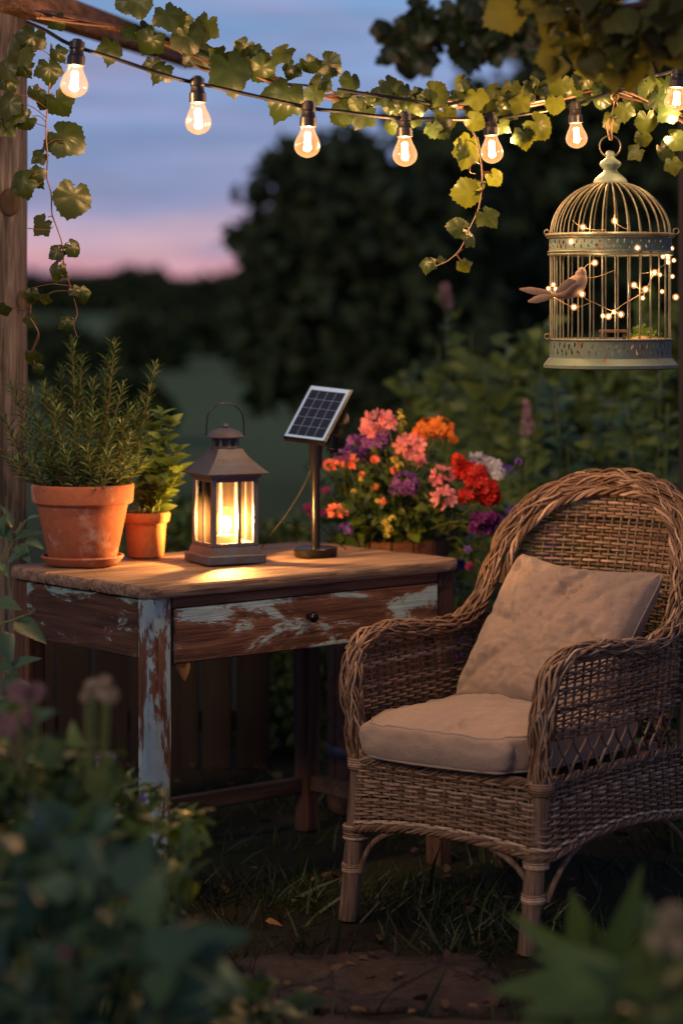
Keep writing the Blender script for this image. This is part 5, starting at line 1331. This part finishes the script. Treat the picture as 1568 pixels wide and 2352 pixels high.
# ------------------------------------------------------------------ overhanging branches
def branch(name, label, cat, pts, n, spread, D, mat, lsz, tm, seed, blobs=None):
    r = thing(name, P(pts[0][0], pts[0][1], D), label, cat); s_, l_ = MB(), MB()
    sp = spline([P(x, y, D+d) for x, y, d in pts], 6); s_.tube(sp, np.linspace(.012, .004, len(sp)), 7)
    kD = D/F; pos = []
    for (x, y, rx, ry, m) in blobs:
        c_ = P(x, y, D); u = unit(m)*RNG.random((m,1))**.4; pos.append(np.array(c_)+u*np.array((rx*kD, .7*rx*kD, ry*kD)))
        e_ = Vector(sp[int(np.argmin(np.linalg.norm(sp-np.array(c_), axis=1)))])
        s_.tube(spline([e_, (e_+c_)/2+Vector((0,0,.02)), c_], 5), np.linspace(.005,.0015,11), 5)
    pos = np.concatenate(pos); m = len(pos)
    T = unit(m); T[:,2] -= .8
    for k, t_ in enumerate(tm):
        sel = slice(k, None, len(tm)); mm = len(pos[sel]); l_.scatter(t_, pos[sel], T[sel], jit((0,-1,.3), mm, .55), RNG.uniform(.7,1.25,mm)*lsz)
    s_.build('branch', M['bark'], r); l_.build('foliage', M[mat], r)
branch('overhanging_branch', 'dark leafy branch hanging into the sky at top centre', 'branch', [(1300,-60,0),(1150,-20,0),(1020,20,0),(930,70,0)], 0, 0, 7.6, 'leaf_dark', .082, IVY, 1,
       [(1000,50,50,40,26),(950,110,50,28,18),(905,65,26,18,7),(960,20,40,26,14),(1080,30,60,50,44),(1110,90,60,40,40),(1180,40,70,60,60),(1140,-10,60,30,40),(880,118,22,14,4),(1250,60,60,70,60),(1310,120,50,60,50)])
branch('overhanging_branch', 'out of focus olive leaves lit warm at the top right corner', 'branch', [(1700,-40,0),(1550,0,0),(1400,20,0),(1290,30,0)], 0, 0, 4.5, 'leaf_autumn', .070, [BROAD, ROUNDL, BROAD, IVY[2]], 2,
       [(1280,30,60,50,8),(1330,70,50,70,10),(1400,50,70,70,14),(1490,40,80,80,20),(1560,50,70,50,14),(1440,130,60,40,8),(1310,110,30,50,4),(1540,-10,90,50,16),(1230,-5,50,40,7),(1370,-10,60,50,12),(1430,70,60,50,8)])
# ------------------------------------------------------------------ tub of flowers behind the table
tb = Vector((.135, 6.62, 0)); tub = thing('flower_tub', tb, 'tall dark wooden tub of mixed flowers standing just behind the table', 'planter')
mb = MB()
for i in range(18):
    a_ = 2*math.pi*i/18; Mz = Matrix.Rotation(a_,3,'Z'); mb.box((tb.x+.165*math.cos(a_), tb.y+.165*math.sin(a_), .37), (.018,.056,.74), Mz, .002)
mb.lathe([(.05,.05),(.16,.05)], (tb.x,tb.y,0), 18); mb.build('stave', M['rail'], tub)
for z in (.15,.6): mb = MB(); mb.lathe([(.1765,z),(.178,z+.002),(.178,z+.026),(.1765,z+.028),(.171,z+.014)], (tb.x,tb.y,0), 40, closed=True); mb.build('hoop', M['lantern'], tub)
mb = MB(); mb.lathe([(.001,.72),(.16,.715)], (tb.x,tb.y,0), 24); mb.build('soil', M['soil'], tub)
def fplant(name, label, heads, D, mat, leaf_t, lmat, nl, lsz, fill=None, style='dome', fr=.013, centre=None):
    r = thing(name, (tb.x, tb.y, .72), label, 'flower'); s_, l_, h_ = MB(), MB(), []
    for (x, y, rad) in heads:
        d = D-.13+random.uniform(-.05,.04)-(.08 if y > 1090 else 0); rad *= 1.15; c_ = P(x, y, d); k = d/F; rr_ = rad*k
        a_ = random.uniform(0,6.3); q0 = Vector((tb.x+.09*math.cos(a_)+(c_.x-tb.x)*.15, tb.y-.03+.07*math.sin(a_), .715))
        sp = spline([q0, (q0+c_)/2+Vector(((c_.x-q0.x)*.12, -.01, .03)), c_-Vector((0,0,rr_*.2))], 8); s_.tube(sp, .0019, 6)
        fl = MB(); n = max(12, int(40*(rad/32)**1.5)); u = unit(n*2, -.75); u = u[u[:,1] < .55][:n]
        ctr = np.array(c_)
        fr_ = min(fr, rr_*.5)
        T = np.cross(u, unit(len(u)))
        fl.scatter(FLORET, ctr+u*np.array((1,1,.78))*(rr_-fr_*.45), T, u+RNG.normal(0,.18,u.shape), RNG.uniform(.8,1.2,len(u))*fr_)
        if style == 'loose':
            fl = MB(); n = 7; u = np.stack((np.cos(np.arange(n)*.9+a_), np.full(n,-.5), np.sin(np.arange(n)*.9+a_)),1); 
            fl.scatter(FLORET, ctr+u*np.array((rr_*.62,.008,rr_*.5)), np.cross(u, unit(n)), jit((0,-1,.45), n, .35), RNG.uniform(.85,1.2,n)*fr_)
        fl.build('flower_head', M[mat], r)
        m = max(2, int(len(sp)*.3)); ts = np.random.default_rng(int(x)).uniform(.15,.85,m); q = along(sp, ts); T = unit(m,-.2)
        l_.scatter(leaf_t, q, T, jit((0,-.2,1), m, .4), RNG.uniform(.6,1,m)*lsz)
    for (x, y, rx, ry, n) in (fill or ()):
        c_ = P(x, y, D+.04); k = D/F; u = unit(n)*RNG.random((n,1))**.35; p_ = np.array(c_)+u*np.array((rx*k, min(.13,rx*k*.8), ry*k))
        T = u*(1,1,.3)+RNG.normal(0,.3,(n,3)); l_.scatter(leaf_t, p_, T, jit((0,-.6,.9), n, .45), RNG.uniform(.6,1.15,n)*lsz)
        for _ in range(max(2, n//14)):
            e_ = Vector(p_[random.randrange(n)]); s_.tube(spline([Vector((tb.x+(e_.x-tb.x)*.3, tb.y, .715)), (e_+Vector((tb.x,tb.y,.75)))/2+Vector((0,0,.02)), e_], 5), .0014, 5)
    s_.build('stem', M['stem_green'], r); l_.build('foliage', M[lmat], r)
    return r
FD = 6.5
fplant('pink_geranium', 'soft pink geranium with broad round leaves in front centre of the tub', [(848,985,20),(890,968,20),(965,1060,14),(868,973,37),(941,1026,31),(1015,1092,27),(1019,1143,27)], FD-.06, 'pink', ROUNDL, 'leaf_lime', 0, .05,
       [(850,1230,70,40,24),(945,1225,60,45,24),(1010,1190,50,40,14),(880,1170,80,50,24)], 'loose', .020)
fplant('orange_lantana', 'bright orange flower head standing highest in the tub', [(985,985,28),(1012,982,27),(968,995,20),(1026,1000,16),(905,1050,10),(860,1120,8),(1040,1010,10)], FD+.05, 'orange', OVAL, 'leaf_mid', 0, .04, [(980,1080,60,60,50)], 'dome', .012)
fplant('purple_verbena', 'purple verbena heads at the upper left of the tub and its centre', [(858,1015,26),(820,1030,24),(838,1042,20),(930,1108,28),(938,1122,20),(785,1048,16),(880,1005,16),(905,1125,12),(812,1010,14)], FD, 'purple', OVAL, 'leaf_mid', 0, .036, [(840,1090,80,50,70),(800,1150,60,60,50)], 'dome', .011)
fplant('red_geranium', 'deep red geranium clusters on the side of the tub nearest the chair', [(1060,1078,24),(1088,1086,28),(1068,1139,18),(1110,1125,30),(1122,1140,24),(1052,1053,14),(1085,1110,18)], FD-.02, 'red', ROUNDL, 'leaf_mid', 0, .042, [(1060,1170,70,50,46)], 'dome', .014)
fplant('white_phlox', 'white flower cluster behind the red ones in the tub', [(1097,1057,20),(1132,1070,18),(1143,1085,16),(1120,1062,14)], FD+.22, 'white', OVAL, 'leaf_mid', 0, .035, [(1110,1120,50,40,30)], 'loose', .015)
fplant('plum_petunia', 'dark plum purple flowers low beside the chair back', [(1100,1195,20),(1125,1192,20),(1112,1214,20),(1090,1212,14)], FD, 'plum', OVAL, 'leaf_mid', 0, .04, [(1080,1240,60,50,50)], 'dome', .016)
fplant('coral_geranium', 'coral flowers at the left side of the tub behind the black pole', [(800,1058,19),(770,1174,18),(757,1068,14),(830,1090,8),(860,1055,9),(905,1080,9),(880,1150,7),(793,1178,7),(780,1060,10)], FD-.02, 'coral', ROUNDL, 'leaf_mid', 0, .04, [(780,1120,60,60,50),(790,1210,50,40,30)], 'loose', .014)
fplant('magenta_dianthus', 'small magenta flowers left of the black pole and low by the table corner', [(706,1168,13),(748,1129,11),(745,1178,10),(1078,1300,10),(716,1180,8)], FD+.15, 'magenta', OVAL, 'leaf_mid', 0, .035, [(740,1200,50,40,36)], 'dome', .010)
fplant('violet_lobelia', 'small violet flowers at the left foot of the tub', [(792,1212,13),(800,1222,9),(1075,1262,9),(1190,1060,8)], FD, 'violet', OVAL, 'leaf_mid', 0, .032, [(830,1240,70,30,30)], 'dome', .009)
fplant('pale_nicotiana', 'yellowish buds and tiny cream blossoms scattered in the middle of the tub', [(893,1215,10),(885,1200,8),(900,1190,8),(888,1230,7),(866,1150,6),(830,1100,6),(917,1068,9),(921,958,7),(925,972,7),(918,945,6),(812,1128,6),(905,1055,8)], FD-.1, 'yellowish', OVAL, 'leaf_mid', 0, .032,
       [(900,1100,110,70,170),(930,1150,110,60,130),(850,1060,80,50,70)], 'dome', .008)

# ------------------------------------------------------------------ foreground, far out of focus
def bush(name, label, cat, base, blobs, mat, tm, lsz, n, heads=(), hm='pink', hsz=.03, stems=14):
    r = thing(name, base, label, cat); s_, l_ = MB(), MB(); b0 = Vector(base)
    pts_ = []
    for (x, y, D, rx, ry, m) in blobs:
        c_ = P(x, y, D); k = D/F; u = unit(m)*RNG.random((m,1))**.35; p_ = np.array(c_)+u*np.array((rx*k, rx*k*.7, ry*k)); pts_.append(p_)
        T = u*(1,1,.5)+np.array((0,0,.15))+RNG.normal(0,.3,(m,3)); l_.scatter(tm, p_, T, jit((0,-.35,1), m, .45), RNG.uniform(.6,1.2,m)*lsz)
        for _ in range(3):
            e_ = Vector(p_[random.randrange(m)]); s_.tube(spline([b0+Vector((random.uniform(-.05,.05),random.uniform(-.05,.05),0)), (b0+e_)/2+Vector((0,0,.05)), e_], 8), np.linspace(.0045,.0018,17), 5)
    for (x, y, D, rad) in heads:
        c_ = P(x, y, D); rr_ = rad*D/F; fl = MB(); m = 34; u = unit(m, -.5)
        fl.scatter(FLORET, np.array(c_)+u*rr_*.75, np.cross(u, unit(m)), u, rr_*.5); fl.build('flower_head', M[hm], r)
        s_.tube(spline([b0, (b0+c_)/2+Vector((.0,0,.06)), c_], 8), .003, 5)
    s_.build('stem', M['stem_green'], r); l_.build('foliage', M[mat], r); return r
def gnd(x, D): return (P(x, 700, D).x, D, -.005)
bush('pink_hydrangea', 'blurred plant with pale pink flower heads at the far left below the table', 'flower', gnd(60,3.9), [(60,1850,3.8,110,120,46),(40,1720,3.9,90,80,26),(120,1980,3.7,120,90,40)], 'leaf_mid', BROAD, .075, 0, [(45,1595,3.75,32),(85,1590,3.75,24),(25,1670,3.8,34),(60,1650,3.8,26)], 'dusty')
bush('cream_hydrangea', 'blurred stalk with one cream white flower head in front of the near table leg', 'flower', gnd(210,3.8), [(200,1760,3.8,60,80,16),(230,1900,3.8,110,100,46)], 'leaf_mid', BROAD, .065, 0, [(250,1598,3.6,24),(215,1580,3.7,22),(240,1570,3.6,20),(200,1600,3.75,16)], 'cream')
bush('violet_sage', 'small plant with tiny violet flowers and fine leaves before the shadow under the table', 'flower', gnd(240,4.6), [(250,1830,4.6,110,60,90),(330,1880,4.6,110,60,110),(300,1960,4.6,140,70,110)], 'leaf_mid', OVAL, .035, 0, [(245,1735,4.6,10),(262,1740,4.55,7),(330,1835,4.5,8),(225,1742,4.6,6)], 'violet')
bush('lime_shrub', 'yellow-green leaf tips of a low shrub just in front of the table leg', 'shrub', gnd(380,4.2), [(415,1890,4.2,40,40,12),(425,1980,4.1,40,50,12),(300,2030,4.1,90,60,30)], 'leaf_lime', BROAD, .055, 0)
bush('broadleaf_shrub', 'large blurred blue-green leaves filling the bottom left corner', 'shrub', gnd(150,3.2), [(60,2050,3.3,120,110,30),(190,2120,3.2,160,120,30),(60,2260,3.1,160,120,34),(250,2270,3.1,160,90,26),(350,2180,3.2,90,50,9),(400,2250,3.2,90,60,9),(120,1960,3.4,120,80,24)], 'leaf_blue', BROAD, .085, 0, [(150,2190,2.7,10),(300,2070,3.4,16)], 'magenta')
bush('low_ground_plant', 'low dark leaves at the bottom edge between the corner shrub and the flagstones', 'plant', gnd(520,3.9), [(480,2280,3.9,120,50,46),(560,2320,4.0,120,40,36),(420,2320,3.8,120,60,40)], 'leaf_mid', BROAD, .055, 0, [(400,2210,4.1,9)], 'violet')
bush('ground_bush', 'dark mixed greenery hiding the foot of the table leg at left', 'shrub', gnd(120,4.9), [(80,1900,4.9,140,90,110),(60,2050,4.8,160,90,100),(260,2050,4.6,150,80,110),(300,2160,4.5,150,60,90)], 'leaf_mid', OVAL, .05, 0)
def lanceplant(name, label, base, leaves, mat):
    r = thing(name, base, label, 'plant'); l_, s_ = MB(), MB(); b0 = Vector(base)
    for (x0, y0, x1, y1, D, w) in leaves:
        a_, b_ = P(x0,y0,D), P(x1,y1,D-.05); T = b_-a_; L = T.length
        l_.scatter(oval(w=w*D/F/L*1.0, fold=.12, droop=.12, k=7), [a_], [T], [(random.uniform(-.4,.4),-1,.5)], L)
        s_.tube(spline([b0, (b0+a_)/2, a_], 6), .004, 6)
    l_.build('foliage', M[mat], r); s_.build('stem', M['stem_green'], r); return r
lanceplant('lance_leaved_plant', 'blurred plant with long pointed green leaves in the bottom right corner', gnd(1400,3.5),
    [(1370,2250,1180,2105,3.5,75),(1370,2250,1230,2190,3.5,60),(1380,2240,1480,2000,3.5,70),(1360,2240,1310,2060,3.6,100),(1350,2260,1130,2270,3.4,90),(1400,2280,1200,2320,3.3,100),(1420,2250,1560,2110,3.5,80),
     (1450,2290,1568,2200,3.4,100),(1380,2300,1330,2400,3.3,120),(1480,2330,1620,2260,3.3,110),(1300,2330,1180,2380,3.3,90),(1400,2240,1360,2120,3.6,80)], 'leaf_mid')
bush('cream_flowering_shrub', 'blurred cream blossom and leaves touching the right edge near the bottom', 'flower', gnd(1560,2.8), [(1540,2260,2.9,90,80,24),(1480,2320,2.8,120,60,24)], 'leaf_mid', BROAD, .08, 0, [(1545,2110,2.85,36),(1510,2160,2.8,26),(1560,2170,2.8,28)], 'cream')
# climbing leaves at the left edge, in focus
r = thing('trailing_plant', P(10,1400,5.0), 'trailing stems with smooth oval leaves at the left edge in front of the table corner', 'plant')
s_, l_ = MB(), MB()
b0 = Vector(gnd(-40,5.0))
for sp_ in ([(-30,1900),(-10,1650),(0,1450),(-5,1350),(10,1290),(35,1235),(60,1195)],[(-30,1850),(20,1600),(0,1450),(30,1425),(70,1410)],[(-30,1500),(-10,1350),(20,1240),(40,1220),(50,1200)],[(0,1700),(30,1560),(20,1500)]):
    s_.tube(spline([b0]+[P(x,y,5.0) for x,y in sp_], 6), .0022, 5)
for (x0,y0,x1,y1,w) in ((35,1425,108,1470,56),(25,1530,90,1505,36),(10,1450,24,1525,44),(0,1520,40,1545,40),(-5,1380,48,1395,40),(30,1235,95,1215,32),(40,1250,70,1290,34),(0,1235,8,1180,40),(60,1195,88,1180,26),(20,1290,60,1262,30),(50,1560,52,1640,40),
                        (20,1550,40,1620,44),(60,1740,125,1745,44),(-10,1290,20,1320,30),(30,1210,10,1160,30),(-10,1200,30,1240,36),(60,1240,100,1255,28),(0,1600,35,1660,50)):
    a_, b_ = P(x0,y0,5.0), P(x1,y1,4.97); T = b_-a_; L = T.length
    l_.scatter(oval(w=w*5/F/L, fold=.12, droop=.15, k=6, point=.6), [a_], [T], [(random.uniform(-.3,.3),-.7,.9)], L)
s_.build('stem', M['stem_green'], r); l_.build('foliage', M['leaf_blue'], r)
